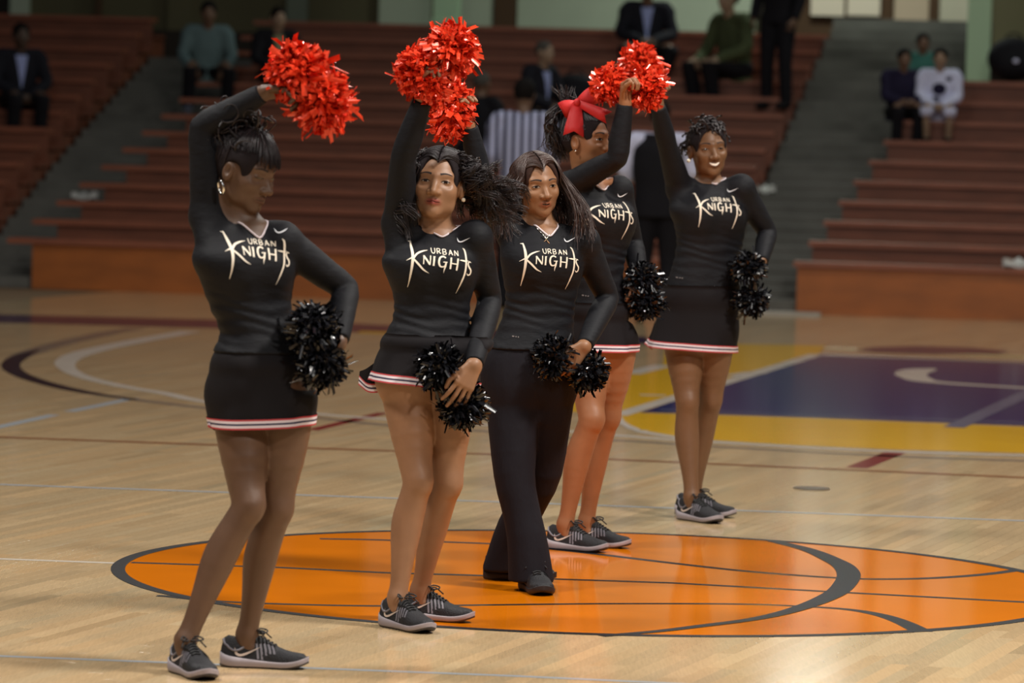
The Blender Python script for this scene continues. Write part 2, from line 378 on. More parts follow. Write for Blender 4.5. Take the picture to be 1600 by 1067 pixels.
# ---- lettering of the shirts, drawn as strokes in units of the word's width
def glyph_strokes():
    S = []
    def st(pts, w, n=12): S.append((pts, w, n))
    st([(.108, .335), (.102, .2), (.090, .06), (.066, -.13), (.041, -.356)], [.018, .036, .038, .030, .006], 18); st([(.070, .328), (.112, .322)], [.006, .022], 4)
    st([(0, .047), (.05, .075), (.098, .10)], [.004, .016, .02], 6)
    st([(.088, .065), (.16, .15), (.25, .19), (.33, .205)], [.024, .026, .02, .004], 12)
    st([(.10, .075), (.17, .0), (.25, -.085), (.335, -.135)], [.024, .03, .024, .004], 12)
    st([(.245, .0), (.258, .13)], [.016, .016], 4); st([(.255, .125), (.345, -.005)], [.028, .028], 4); st([(.345, -.01), (.362, .128)], [.016, .018], 4)
    st([(.400, -.018), (.418, .115)], [.028, .028], 4); st([(.385, -.02), (.417, -.02)], [.008, .008], 3); st([(.402, .115), (.437, .113)], [.008, .008], 3)
    st([(.590, .095), (.555, .118), (.505, .10), (.483, .035), (.50, -.025), (.545, -.035), (.578, -.01), (.590, .035)], [.02, .022, .026, .03, .026, .02, .02, .02], 22)
    st([(.598, .035), (.578, -.03), (.562, -.08), (.556, -.128)], [.012, .026, .016, .003], 10); st([(.548, .036), (.612, .034)], [.014, .014], 3)
    st([(.652, -.065), (.672, .105)], [.026, .026], 4); st([(.748, -.085), (.775, .092)], [.026, .026], 4); st([(.664, .020), (.765, .006)], [.018, .018], 4)
    st([(.800, .07), (.85, .062), (.90, .052), (.945, .06)], [.006, .022, .02, .004], 8)
    st([(.868, .245), (.898, .20), (.905, .06), (.885, -.12), (.835, -.27), (.775, -.435)], [.006, .026, .03, .028, .024, .005], 22)
    st([(.985, .03), (.955, .045), (.935, .01), (.955, -.04), (.985, -.085), (.975, -.14), (.935, -.155), (.915, -.125)], [.008, .018, .022, .024, .024, .022, .018, .006], 20)
    # small word above
    h = .075; b0 = .165
    def L_(x, pts, w=.013, n=4): S.append(([(x + a * .062, b0 - .10 * (x - .38) + c * h) for a, c in pts], w, n))
    L_(.385, [(0, 1), (0, .3), (.25, 0), (.6, 0), (.85, .3), (.85, 1)], .013, 12)
    for x in (.470, .640 - .085): 
        L_(x, [(0, 0), (0, 1)]); L_(x, [(0, 1), (.6, .98), (.75, .76), (.55, .52), (0, .48)], .011, 10)
        if x < .5: L_(x, [(.3, .48), (.85, 0)], .013)
        else: L_(x, [(.45, .5), (.82, .3), (.6, .02), (0, 0)], .011, 8)
    L_(.640, [(0, 0), (.45, 1)], .010); L_(.640, [(.45, 1), (.9, 0)], .015); L_(.640, [(.18, .35), (.75, .35)], .009)
    L_(.728, [(0, 0), (0, 1)], .010); L_(.728, [(0, 1), (.85, 0)], .015); L_(.728, [(.85, 0), (.85, 1)], .010)
    return S
GLY = glyph_strokes()
SWOOSH = ([(0, .36), (.05, .20), (.13, .06), (.25, .02), (.45, .10), (.7, .24), (1.0, .40)], [(0, .36), (.0, .15), (.04, .0), (.16, -.08), (.35, -.06), (.65, .12), (1.0, .40)])

# ---- running shoe, one shape shared by all
def make_shoe_meshes(black):
    M = 15; S_ = np.array([0, .03, .08, .16, .25, .33, .40, .48, .56, .65, .74, .82, .89, .95, .985, 1.0]); L = .268
    w = np.interp(S_, [0, .03, .1, .25, .4, .55, .7, .82, .92, .97, 1], [.012, .026, .033, .036, .038, .043, .047, .045, .034, .020, .006])
    hh = np.interp(S_, [0, .04, .10, .2, .30, .38, .46, .56, .66, .78, .88, .95, 1], [.060, .098, .097, .090, .094, .101, .093, .078, .063, .051, .043, .034, .016])
    toe = np.where(S_ > .7, .018 * ((S_ - .7) / .3) ** 2, 0); cyo = .008 * np.sin(np.pi * np.clip((S_ - .2) / .8, 0, 1))
    th = np.linspace(0, math.pi, M); V = []
    for i, s in enumerate(S_):
        e = .75
        y = np.sign(np.cos(th)) * np.abs(np.cos(th)) ** e * w[i] * (1 - .28 * np.sin(th) * (s < .5)); z = .020 + toe[i] + np.abs(np.sin(th)) ** .8 * (hh[i] - .020)
        V += [(s * L, y[j] + cyo[i], z[j]) for j in range(M)]
    V = np.array(V); Fq = [(i * M + j, i * M + j + 1, (i + 1) * M + j + 1, (i + 1) * M + j) for i in range(len(S_) - 1) for j in range(M - 1)] + [tuple(range(M))]
    upper = rawmesh('upper', V, Fq, black); tr = bvh(V, [f for f in Fq if len(f) == 4])
    # sole
    so = MB(); n = 44; a = np.arange(n) * 2 * math.pi / n; s = .5 - .5 * np.cos(a); wl = np.interp(s, [0, .03, .1, .25, .4, .55, .7, .82, .92, .97, 1], [.008, .026, .036, .039, .040, .045, .050, .048, .038, .024, .004])
    cy = .008 * np.sin(np.pi * np.clip((s - .2) / .8, 0, 1)); tz = np.where(s > .7, .020 * ((s - .7) / .3) ** 2, 0) + np.where(s < .1, .006 * ((.1 - s) / .1), 0)
    heelup = np.interp(s, [0, .15, .4, .6, 1], [.017, .010, .002, -.002, -.004])
    R = []
    for q, (zz, sc) in enumerate(((0, .84), (.006, .95), (.010, .99), (.019, 1.0), (.025, .97), (.025, .8))):
        R.append(np.column_stack([s * (L + .008) - .004, np.sign(np.sin(a)) * np.abs(wl) * sc + cy, zz + tz + (heelup if zz > .02 else 0)]))
    V2 = np.concatenate(R); F2 = [(k * n + i, k * n + (i + 1) % n, (k + 1) * n + (i + 1) % n, (k + 1) * n + i) for k in range(5) for i in range(n)] + [tuple(range(n))[::-1], tuple(5 * n + i for i in range(n))]
    sole = (V2, F2, [1 if k < 1 else 0 for k in range(5) for i in range(n)] + [1, 1])
    return V, Fq, tr, sole, L
def ray_side(tr, x, z, side, lift=.001):
    h = tr.ray_cast(Vector((x, side * .2, z)), Vector((0, -side, 0)), .4)
    return None if h[0] is None else np.array(h[0]) + np.array([0, side * lift, 0])
def ray_top(tr, x, y, lift=.001):
    h = tr.ray_cast(Vector((x, y, .3)), Vector((0, 0, -1)), .5)
    return np.array([x, y, .03]) if h[0] is None else np.array(h[0]) + np.array([0, 0, lift])
SHOE = {}
def shoe_parts(key, mu, msole, mout, mlogo, mlace, mstrip):
    if key in SHOE: return SHOE[key]
    V, Fq, tr, sole, L = make_shoe_meshes(mu); out = {}
    out['upper'] = rawmesh('shoe', V, Fq, mu)
    out['sole'] = rawmesh('sole', sole[0], sole[1], [msole, mout], True, sole[2])
    lg = MB()
    for sd in (1, -1):
        t_, b_ = cat(SWOOSH[0], 14), cat(SWOOSH[1], 14); V2, Fs = fillrows(t_, b_, 3)
        P3 = [ray_side(tr, .046 + .080 * x, .042 + .062 * y, sd, .0014) for x, y in V2]
        if all(p is not None for p in P3): lg.add(P3, Fs)
    out['logo'] = rawmesh('logo', np.concatenate(lg.V), lg.F, mlogo)
    la = MB()
    for i in range(6):
        x = L * (.40 + .042 * i); hw = .020 - .0012 * i
        la.tube([ray_top(tr, x + .004 * abs(t), t * hw, .003) for t in np.linspace(-1, 1, 9)], .0032, 5)
    k0 = ray_top(tr, L * .385, 0, .008)
    for sg in (-1, 1):
        la.tube(cat([k0, k0 + (.012, sg * .022, .012), k0 + (.032, sg * .036, .006), k0 + (.030, sg * .018, .0), k0 + (.004, 0, 0)], 16), .0026, 5)
        la.tube(cat([k0, k0 + (.02, sg * .02, .006), k0 + (.045, sg * .040, -.018)], 8), .0024, 5)
    la.tube(cat([k0 + (-.022, -.016, .012), k0 + (-.018, 0, .020), k0 + (-.022, .016, .012)], 9), .008, 6)
    out['laces'] = rawmesh('laces', np.concatenate(la.V), la.F, mlace)
    stp = MB()
    for sd in (1, -1):
        for i in range(5):
            x = L * (.41 + .047 * i); q = []
            for t in np.linspace(0, 1, 6):
                yy = sd * (.021 + .017 * t); q.append(ray_top(tr, x + .010 * t, yy + .008 * .6, .0015))
            q = np.array(q); stp.add(np.concatenate([q + (-.0032, 0, 0), q + (.0032, 0, 0)]), [(j, j + 1, j + 7, j + 6) for j in range(5)])
    ring = []
    for t in np.arange(28) * 2 * math.pi / 28:
        x = .050 + .047 * math.cos(t); y = .029 * math.sin(t); ring.append(ray_top(tr, max(x, .006), y * (1 if x > .012 else .6), .0005))
    stp.tube(ring, .0038, 6, closed=True)
    out['strip'] = rawmesh('eyelet_strip', np.concatenate(stp.V), stp.F, mstrip)
    SHOE[key] = out; return out
def put_shoe(parent, key, sets, ankle, yaw, base, scale=1.0, pitch=0):
    ms = shoe_parts(key, *sets); f = frame(yaw)[1]; s = np.cross([0, 0, 1.0], f)
    p = np.array([ankle[0], ankle[1], 0]) - f * .078 * scale - base
    o = link('shoe', ms['upper'], parent); Mx = Matrix(((f[0], s[0], 0, p[0]), (f[1], s[1], 0, p[1]), (f[2], s[2], 1, p[2]), (0, 0, 0, 1))) @ Matrix.Diagonal((scale, scale, scale, 1))
    o.matrix_local = Mx
    for nm, k in (('sole', 'sole'), ('logo', 'logo'), ('laces', 'laces'), ('eyelet_strip', 'strip')): link(nm, ms[k], o)
    return o

# ---- one figure in the line
BLACKFAB = mat('black_jersey', srgb(14, 14, 19), .7, .22, bump=.28, bscale=22, noise=.12, nscale=30, stretch=(1, 1, 2.2))
SKIRTFAB = mat('black_skirt_twill', srgb(17, 13, 16), .8, .2, bump=.25, bscale=14, stretch=(1, 1, .6))
PANTFAB = mat('black_stretch_cotton', srgb(17, 15, 22), .8, .2, bump=.6, bscale=18, stretch=(1, 1, .45))
PRINT = mat('cream_print', srgb(226, 214, 196), .7, .3)
WHITE = mat('white_trim', srgb(205, 192, 196), .7, .3); RED = mat('red_trim', srgb(170, 50, 55), .7); NAVY = mat('navy_trim', srgb(38, 34, 62), .7)
LOGOW = mat('white_logo', srgb(225, 225, 230), .6)
EYEW = mat('eye_white', srgb(158, 146, 136), .3, .5); IRIS = mat('dark_iris', srgb(28, 18, 14), .15, .6); TEETH = mat('teeth', srgb(238, 230, 218), .25, .5)
BROW = mat('brow_hair', srgb(34, 24, 22), .8)
SH_U = mat('black_mesh_shoe', srgb(24, 23, 27), .65, .35, bump=.4, bscale=240); SH_S = mat('grey_midsole', srgb(146, 136, 140), .55); SH_O = mat('dark_outsole', srgb(60, 56, 58), .7)
SH_L = mat('pale_shoe_logo', srgb(190, 172, 160), .5); SH_B = mat('black_lace', srgb(18, 17, 19), .7); SH_E = mat('grey_eyelet', srgb(112, 108, 116), .5)
SH_K = mat('black_rubber', srgb(22, 20, 23), .6)
SHOES_GREY = (SH_U, SH_S, SH_O, SH_L, SH_B, SH_E); SHOES_BLACK = (SH_U, SH_K, SH_K, mat('dark_shoe_logo', srgb(40, 36, 38), .5), SH_B, mat('dark_eyelet', srgb(50, 46, 50), .5))
SILVER = mat('silver', (.8, .78, .75), .18, .5, 1.0); PEARL = mat('pearl', srgb(235, 225, 205), .2, .6)

def skirt_mesh(root, base, D, rows, hemv, b, yaw, wave=(5, .006), body=None, shirt=None, hemz=None):
    """flared skirt from pixel widths, with woven hem bands"""
    n = 96; f = frame(yaw); R = []
    sp = []
    for v, ul, ur in rows:
        l, r = P(ul, v, D), P(ur, v, D); w = np.linalg.norm(r - l) / 2; sp.append(((l + r) / 2, w))
    K = 15; cs = cat([np.append(c, w) for c, w in sp], K); hl, hr = hemv
    for i in range(K):
        c, w = cs[i, :3], cs[i, 3]; t = i / (K - 1); bb = b * (.80 + .40 * t)
        a = math.sqrt(max(w * w - (bb * math.sin(math.radians(yaw))) ** 2, (w * .6) ** 2)) / math.cos(math.radians(yaw))
        th = np.arange(n) * 2 * math.pi / n; ru = 1 + wave[1] / .17 * t * t * np.sin(wave[0] * th + 1.1) + .012 * t * np.sin(11 * th)
        x, y = a * np.cos(th) * ru, bb * np.sin(th) * ru
        z = (hl + (hr - hl) * (np.cos(th) * .5 + .5)) * t * t
        R.append(c + x[:, None] * f[0] + y[:, None] * f[1] + np.column_stack([z * 0, z * 0, z]))
    R = np.array(R)
    if body is not None:
        req = np.zeros((K, n)); rad = np.zeros((K, n)); dirs = np.zeros((K, n, 3))
        for i in range(K):
            c = cs[i, :3]
            for j in range(n):
                d = R[i, j] - c; d[2] = 0; rad[i, j] = np.linalg.norm(d); d = d / rad[i, j]; dirs[i, j] = d
                h = body.ray_cast(Vector(np.array([c[0], c[1], R[i, j, 2]]) + d * .45), Vector(-d), .45)
                if h[0] is not None: req[i, j] = .45 - h[3] + .009
        for _ in range(6): req = np.maximum(req, (np.roll(req, 1, 1) + np.roll(req, -1, 1)) / 2 * .5 + req * .5)
        nr = np.maximum(rad, req)
        for i in range(1, K): nr[i] = np.maximum(nr[i], nr[i - 1] * .985)
        for _ in range(3): nr = np.maximum(nr, .5 * nr + .25 * (np.roll(nr, 1, 1) + np.roll(nr, -1, 1)))
        c = cs[0, :3]
        for j in range(n):
            h = shirt.ray_cast(Vector(np.array([c[0], c[1], hemz + .006]) + dirs[0, j] * .45), Vector(-dirs[0, j]), .45)
            if h[0] is not None:
                r0 = .45 - h[3] - .006
                for i in range(5): nr[i, j] = nr[i, j] * (i / 5) + (r0 + .010 * i) * (1 - i / 5)
        R = R + dirs * (nr - rad)[..., None]
    V = R.reshape(-1, 3); inn = (R - (R - cs[:, None, :3]) * np.array([.03, .03, 0])).reshape(-1, 3)
    Fq = [(i * n + j, i * n + (j + 1) % n, (i + 1) * n + (j + 1) % n, (i + 1) * n + j) for i in range(K - 1) for j in range(n)]
    F2 = [tuple(q + K * n for q in f_[::-1]) for f_ in Fq] + [((K - 1) * n + j, (K - 1) * n + (j + 1) % n, (2 * K - 1) * n + (j + 1) % n, (2 * K - 1) * n + j) for j in range(n)] + [(j, (j + 1) % n, K * n + (j + 1) % n, K * n + j) for j in range(n)]
    sk = link('skirt', rawmesh('skirt', np.concatenate([V, inn]) - base, Fq + F2, SKIRTFAB), root)
    # hem trim: red, white, navy, white, red woven tape
    bt = R[-1]; up = R[-2] - R[-1]; ln = np.linalg.norm(up, axis=1)[:, None]; up = up / ln; cen = cs[-1, :3]
    out = bt - cen; out[:, 2] = 0; out /= np.linalg.norm(out, axis=1)[:, None]
    lev = [-.002, .003, .0105, .0165, .024, .029]; T = np.concatenate([bt + out * .003 + up * l for l in lev])
    FT = [(k * n + j, k * n + (j + 1) % n, (k + 1) * n + (j + 1) % n, (k + 1) * n + j) for k in range(5) for j in range(n)]
    link('hem_trim', rawmesh('hem_trim', T - base, FT, [RED, WHITE, NAVY], True, [[0, 1, 2, 1, 0][k] for k in range(5) for j in range(n)]), sk)
    return sk

def flap(sk, base, pts_px, D, w0):
    """small open pleat corner that swings away from the skirt, with its own trim"""
    top = np.array([P(u, v, D + d) for u, v, d in pts_px[0]]); bot = np.array([P(u, v, D + d) for u, v, d in pts_px[1]])
    top, bot = cat(top, 9), cat(bot, 9); rows = 5; V = np.concatenate([top + (bot - top) * t for t in np.linspace(0, 1, rows)])
    off = np.array([0, .004, 0]); V2 = np.concatenate([V, V + off]); n = 9
    Fq = [(i * n + j, i * n + j + 1, (i + 1) * n + j + 1, (i + 1) * n + j) for i in range(rows - 1) for j in range(n - 1)]
    Fq += [tuple(q + rows * n for q in f[::-1]) for f in Fq]
    o = link('pleat_flap', rawmesh('pleat_flap', V2 - base, Fq, SKIRTFAB), sk)
    d = top - bot; d /= np.linalg.norm(d, axis=1)[:, None]; lev = [-.002, .003, .0105, .0165, .024, .029]
    T = np.concatenate([bot + d * l + np.array([0, -.002, 0]) for l in lev])
    FT = [(k * n + j, k * n + j + 1, (k + 1) * n + j + 1, (k + 1) * n + j) for k in range(5) for j in range(n - 1)]
    link('flap_trim', rawmesh('flap_trim', T - base, FT, [RED, WHITE, NAVY], True, [[0, 1, 2, 1, 0][k] for k in range(5) for j in range(n - 1)]), sk)

def dancer(sp):
    D = sp['D']; w = lambda q: P(q[0], q[1], D + (q[2] if len(q) > 2 else 0))
    base = np.array([w((sp['head'][0], 500))[0], D, 0.0])
    root = empty('person', base, sp['label'], 'person', sp.get('group'))
    skin = mat('skin_' + sp['key'], sp['skin'], .48, .38, noise=.10, nscale=14, attr='tint')
    # --- torso from the outline
    rows = []
    for v, ul, ur, b, yw, dy in sp['torso'][1:]:
        l, r = P(ul, v, D + dy), P(ur, v, D + dy); c = (l + r) / 2; hw = (r - l)[0] / 2; s_, c_ = math.sin(math.radians(yw)), math.cos(math.radians(yw))
        rows.append((c[2], c[0], c[1], math.sqrt(max(hw * hw - (b * s_) ** 2, (.72 * hw) ** 2)) / c_, b, yw))
    J = {k: w(sp[k]) for k in ('neck', 'shR', 'elR', 'wrR', 'shL', 'elL', 'wrL', 'hipR', 'hipL', 'knR', 'knL')}
    top = rows[0]; nb = J['neck']; yw = sp['yaw']; fr = frame(yw)
    mx = lambda t: (nb[0] * t + top[1] * (1 - t), nb[1] * t + top[2] * (1 - t))
    if top[0] < nb[2] - .115: rows.append((nb[2] - .085, *mx(.45), min(top[3], .142), .094, yw))
    rows.append((nb[2] - .045, *mx(.8), .105, .078, yw)); rows.append((nb[2] - .008, *mx(1), .062, .058, yw))
    lo_ = min(rows); rows.append((lo_[0] - .05, lo_[1], lo_[2], lo_[3] * .84, lo_[4] * .80, lo_[5])); rows.append((lo_[0] - .09, lo_[1], lo_[2], lo_[3] * .45, lo_[4] * .42, lo_[5]))
    tor = Torso(rows); HC = w(sp['head'][:3]); HR = frame(*sp['head'][3:6]); hs = sp['head'][6]
    bz = sp['bustv']; bc = P((sp['torso'][2][1] + sp['torso'][2][2]) / 2, bz, D); bt = tor.at(bc[2])
    hemz = P(400, sp['hem'], D)[2]; hl_ = sp.get('hemtilt', 0)
    def upper(Fd, shirt):
        if shirt: Fd.add(lambda X, Y, Z: np.maximum(tor.fn(X, Y, Z) - .011 * np.clip(1 - (Z - hemz) / .07, 0, 1) ** 2 - .0022 * np.sin(Z * 170 + 22 * (X - base[0]) + 1.5 * np.sin(31 * (X - base[0]) + 40 * Z)) * np.exp(-((Z - nb[2] + .29) / .085) ** 2), (hemz + hl_ * (X - base[0])) - Z), *tor.box(), k=.03)
        else: Fd.add(tor.fn, *tor.box(), k=.03)
        for s in (-1, 1):
            c = np.array([bt[0], bt[1], bc[2]]) + fr[1] * (bt[3] * .66) + fr[0] * s * bt[2] * .38
            Fd.ell(c, (.050, .044, .055), .055, fr)
        for sd, e, wq, sg in (('shR', 'elR', 'wrR', -1), ('shL', 'elL', 'wrL', 1)):
            S, E, Wp = J[sd], J[e], J[wq]
            Fd.chain(np.array([nb + np.array([0, .01, -.028]), (nb + S) / 2 + np.array([0, .005, -.012]), S]), np.array([.036, .036, .046]), .03, 6)
            za = min(rows[0][0], nb[2] - .10)
            qa = tor.at(za); Sd = np.array([qa[0], qa[1], za]) + fr[0] * sg * (qa[2] - .056)
            Fd.chain(np.array([S, (S + Sd) / 2, Sd]), np.array([.046, .048, .046]), .035, 6)
            p, r = arm_pts(S, E, Wp, sp.get('arms', 1.0)); dr = unit(Wp - E)
            if shirt: Fd.chain(p, r, .018, 13, [(Wp - dr * .012, dr)])
            else: Fd.chain(p, r, .018, 13)
    B = Field()
    if sp.get('pants') is None or True:
        ank = {}
        for s_ in 'RL':
            u, dy, fy = sp['foot' + s_]; a = P(u, 900, D + dy); a = np.array([a[0], a[1], .100]); ank[s_] = (a, fy)
            kn = J['kn' + s_]; ky = sp['legyaw']
            p, r = leg_chain(J['hip' + s_], kn, a, ky, sp.get('legs', 1.0)); B.chain(p, r, .004, 24)
            B.ell(kn + frame(ky)[1] * .026, (.027, .024, .034), .028, frame(ky))
            ff = frame(fy)[1]; B.chain(np.array([a, a + ff * .012 + (0, 0, -.04), a + ff * .11 + (0, 0, -.068)]), np.array([.032, .028, .014]), .015, 5)
    upper(B, False)
    for s in (-1, 1):
        q = tor.at(J['hipR'][2] + .03); B.ell(np.array([q[0], q[1], J['hipR'][2] + .02]) - fr[1] * q[3] * .45 + fr[0] * s * q[2] * .42, (.076, .068, .085), .05, fr)
    B.chain(np.array([nb + np.array([0, .012, -.03]), HC + HR[2] * -.085 * hs - HR[1] * .022 * hs, HC + HR[2] * -.03 * hs - HR[1] * .02]), np.array([.058, .050, .052]) * sp.get('neckr', 1.0), .03, 6)
    B.add(head_fn(HC, HR, hs), HC - .15 * hs, HC + .15 * hs, .012)
    for s_ in 'RL':
        hd = sp['hand' + s_]; hand(B, J['wr' + s_], np.array(hd[0], float), np.array(hd[1], float), np.array(hd[2], float), hd[3], .93 * hs / 1.03)
    lo, hi = B.bounds(); hz = J['hipR'][2] + .02
    hb = [(HC - np.array([.12, .12, .150]) * hs, HC + np.array([.12, .12, .125]) * hs)]
    for s_ in 'RL':
        c = J['wr' + s_] + unit(sp['hand' + s_][0]) * .07; hb.append((c - .13, c + .13))
    inside = lambda C, b, e=0: ((C > b[0] + e) & (C < b[1] - e)).all(1)
    parts = []
    parts.append(B.mesh(.006, (lo[0] - .03, lo[1] - .03, -.02), (hi[0] + .03, hi[1] + .03, hz), keep=lambda C: ~(inside(C, hb[1], .006) | inside(C, hb[2], .006))))
    parts.append(B.mesh(.011, (lo[0] - .04, lo[1] - .04, hz - .02), (hi[0] + .04, hi[1] + .04, hi[2] + .03), keep=lambda C: ~(inside(C, hb[0], .012) | inside(C, hb[1], .012) | inside(C, hb[2], .012)), smooth=0))
    HV, HQ = B.mesh(.0032, *hb[0]); parts.append((HV, HQ))
    for b in hb[1:]: parts.append(B.mesh(.0032, *b, keep=lambda C: ~inside(C, hb[0])))
    V, Q = joinm(parts)
    # natural lip and palm colour
    lc = (V - HC) @ HR.T / hs; tint = np.ones((len(V), 3))
    m = np.exp(-((lc[:, 0] / .023) ** 4 + ((lc[:, 2] + .066) / .0105) ** 4)) * (lc[:, 1] > .055)
    tint = tint * (1 - m[:, None]) + m[:, None] * np.array(sp.get('lip', (.75, .5, .5)))
    body = link('body', rawmesh('body', V - base, Q, skin), root); colattr(body.data, 'tint', tint)
    # --- face details lying on the head
    ht = bvh(HV, HQ)
    def face(name, shapes, ms, lift=.0008, flip=(1, -1)):
        for s in flip:
            mb = MB()
            for (V2, Fs), mi in shapes:
                q = V2 * np.array([s, 1]) * hs; mb.add(project(q, ht, HC, HR[0], HR[2], HR[1], lift * (1 + .6 * mi)), Fs, mi)
            mb.build(name, ms, root, True, base)
    op = sp.get('eye', 1.0); t = np.linspace(0, 1, 11); ex = .0175 + .0285 * t
    toph = np.sin(math.pi * t ** .85) * .0060 * op - .002 + .001 * t; both = -np.sin(math.pi * t) * .0042 * op - .002 + .001 * t
    if op > .3:
        a = np.linspace(0, 2 * math.pi, 13)[:-1]; iy = np.clip(.0056 * np.sin(a), -.0040 * op, .0046 * op); ix0 = .0318 + sp.get('gaze', 0)
        iris = (np.vstack([[ix0, -.0015], np.column_stack([ix0 + .0056 * np.cos(a), -.0015 + iy])]), [(0, i + 1, (i + 1) % 12 + 1) for i in range(12)])
        face('eye', [(fillrows(np.column_stack([ex, toph]), np.column_stack([ex, both]), 4), 0), (iris, 1)], [EYEW, IRIS], .0011)
    lash = ribbon(np.column_stack([ex, toph if op > .3 else both]), np.sin(math.pi * np.clip(t, .05, .95)) * .0022 + .0010, None, 2)
    face('eyelash', [(lash, 0)], [IRIS], .0022)
    bx = np.linspace(.014, .050, 9); bzz = .0195 + .006 * np.sin(np.linspace(.2, 2.6, 9)) - .002 * np.linspace(0, 1, 9) ** 2
    face('eyebrow', [(ribbon(np.column_stack([bx, bzz]), np.linspace(.0062, .002, 9)), 0)], [BROW], .0010)
    if sp.get('smile'):
        x = np.linspace(-1, 1, 13); cu = .006 * x * x
        face('teeth', [(fillrows(np.column_stack([x * .021, -.0605 + cu]), np.column_stack([x * .021, -.0605 + cu - .0088 * np.sqrt(1 - x ** 2 * .98)]), 4), 0)], [TEETH], .0022, (1,))
        lp = mat('lip_brown', tuple(c * .62 for c in sp['skin']), .35)
        face('lip_line', [(ribbon(np.column_stack([x * .028, -.0722 - .004 * (1 - x * x) + .012 * x * x]), .0035 * (1.1 - x * x)), 0)], [lp], .0016, (1,))
    elif sp.get('parted'):
        x = np.linspace(-1, 1, 11); face('mouth_gap', [(fillrows(np.column_stack([x * .014, -.0630 + .001 * x * x]), np.column_stack([x * .014, -.0668 + .002 * x * x]), 3), 0)], [IRIS], .0016, (1,))
    else:
        x = np.linspace(-1, 1, 11); face('mouth_line', [(ribbon(np.column_stack([x * .021, -.0652 + .0015 * np.cos(x * 6) * (1 - abs(x))]), .0016), 0)], [IRIS], .0010, (1,))
    # --- close-fitting shirt
    T = Field(); upper(T, True); vd = sp.get('vneck', .02)
    def zcut(x, y): return nb[2] + .026 + .016 * np.clip(-y / .07, 0, 1) - (vd + .026) * np.clip(1 - np.abs(x) / .062, 0, 1) ** .85 * np.clip(y / .05 + .5, 0, 1)
    def hole(X, Y, Z):
        x = (X - nb[0]) * fr[0][0] + (Y - nb[1]) * fr[0][1]; y = (X - nb[0]) * fr[1][0] + (Y - nb[1]) * fr[1][1]
        return -np.maximum(np.maximum(np.sqrt(x * x + (y * .8) ** 2) - .074, zcut(x, y) - Z), Z - nb[2] - .10)
    T.post = [hole]
    TV, TQ = T.mesh(.0055, inflate=.0055)
    shirt = link('shirt', rawmesh('shirt', TV - base, TQ, BLACKFAB), root); st = bvh(TV, TQ)
    ring = []
    for a in np.arange(48) * 2 * math.pi / 48:
        x, y = .074 * math.sin(a), .0925 * math.cos(a); best = None
        for f_ in np.linspace(.35, 1, 14):
            xx, yy = x * f_, y * f_; z = float(zcut(xx, yy)); p = nb + fr[0] * xx + fr[1] * yy; p[2] = z
            h = st.ray_cast(Vector(p + np.array([0, 0, .12])), Vector((0, 0, -1)), .2)
            if h[0] is not None and abs(h[0].z - z) < .012: best = p
        out = fr[0] * math.sin(a) + fr[1] * math.cos(a); z = float(zcut(x, y)); o = np.array([nb[0], nb[1], 0]) + out * .25
        # where the cut meets the outside of the shirt
        for f_ in np.linspace(.3, 1.0, 40):
            xx, yy = x * f_, y * f_; z = float(zcut(xx, yy)) - .004; p = nb + fr[0] * xx + fr[1] * yy; p[2] = z
            e = T.prims; d = min(float(fn(np.array(p[0]), np.array(p[1]), np.array(p[2]))) for fn, *_ in e)
            if d > .0045: break
        ring.append(p + out * .0012 + np.array([0, 0, .004]))
    ring = np.array(ring); ring = (np.roll(ring, 1, 0) + 2 * ring + np.roll(ring, -1, 0)) / 4
    MB().tube(ring, .0032, 6, closed=True).build('collar_trim', WHITE, shirt, True, base)
    au, av, wid, tilt = sp['text']; o = P(au, av, D - .13); ta = math.radians(tilt); tf = frame(sp.get('textyaw', yw))
    ax = tf[0] * math.cos(ta) + tf[2] * math.sin(ta); up = tf[2] * math.cos(ta) - tf[0] * math.sin(ta); mb = MB(); o = o - (ax * .5 + up * .06) * wid
    for pts, ww, n in GLY:
        V2, Fs = ribbon(pts, ww, n); mb.add(project(V2 * wid, st, o, ax, up, tf[1], .0022), Fs)
    mb.build('shirt_lettering', PRINT, shirt, True, base)
    V2, Fs = fillrows(cat(SWOOSH[0], 14), cat(SWOOSH[1], 14), 3); V2 = V2 * np.array([.18, .16]) + np.array([.80, .34])
    mb = MB(); mb.add(project(V2 * wid, st, o, ax, up, tf[1], .0022), Fs); mb.build('chest_logo', LOGOW, shirt, True, base)
    # --- skirt or trousers, shoes
    if sp.get('pants'):
        Pn = Field()
        for s_ in 'RL':
            h, k_, a = J['hip' + s_], J['kn' + s_], ank[s_][0]
            pts = np.array([h, h + (k_ - h) * .45, k_, k_ + (a - k_) * .4, k_ + (a - k_) * .75, a + (0, 0, -.06)]); rr = np.array([.093, .084, .066, .060, .064, .074])
            Pn.chain(pts, rr, .006, 14, [((0, 0, .042), (0, 0, -1))])
        Pn.add(tor.fn, *tor.box(), k=.07)
        for s in (-1, 1):
            q = tor.at(J['hipR'][2] + .03); Pn.ell(np.array([q[0], q[1], J['hipR'][2] + .02]) - fr[1] * q[3] * .45 + fr[0] * s * q[2] * .42, (.088, .078, .09), .05, fr)
        wz = P(400, sp['pants'], D)[2]; Pn.post = [lambda X, Y, Z: Z - wz + 0 * X + 0 * Y]
        PV, PQ = Pn.mesh(.006, inflate=.008); link('trousers', rawmesh('trousers', PV - base, PQ, PANTFAB), root)
    else:
        sk = skirt_mesh(root, base, D, sp['skirt'], sp['skirthem'], sp.get('skirtb', .125), sp['skirtyaw'], body=bvh(*joinm(parts[:2])), shirt=st, hemz=hemz)
        if sp.get('flap'): flap(sk, base, sp['flap'], D, 0)
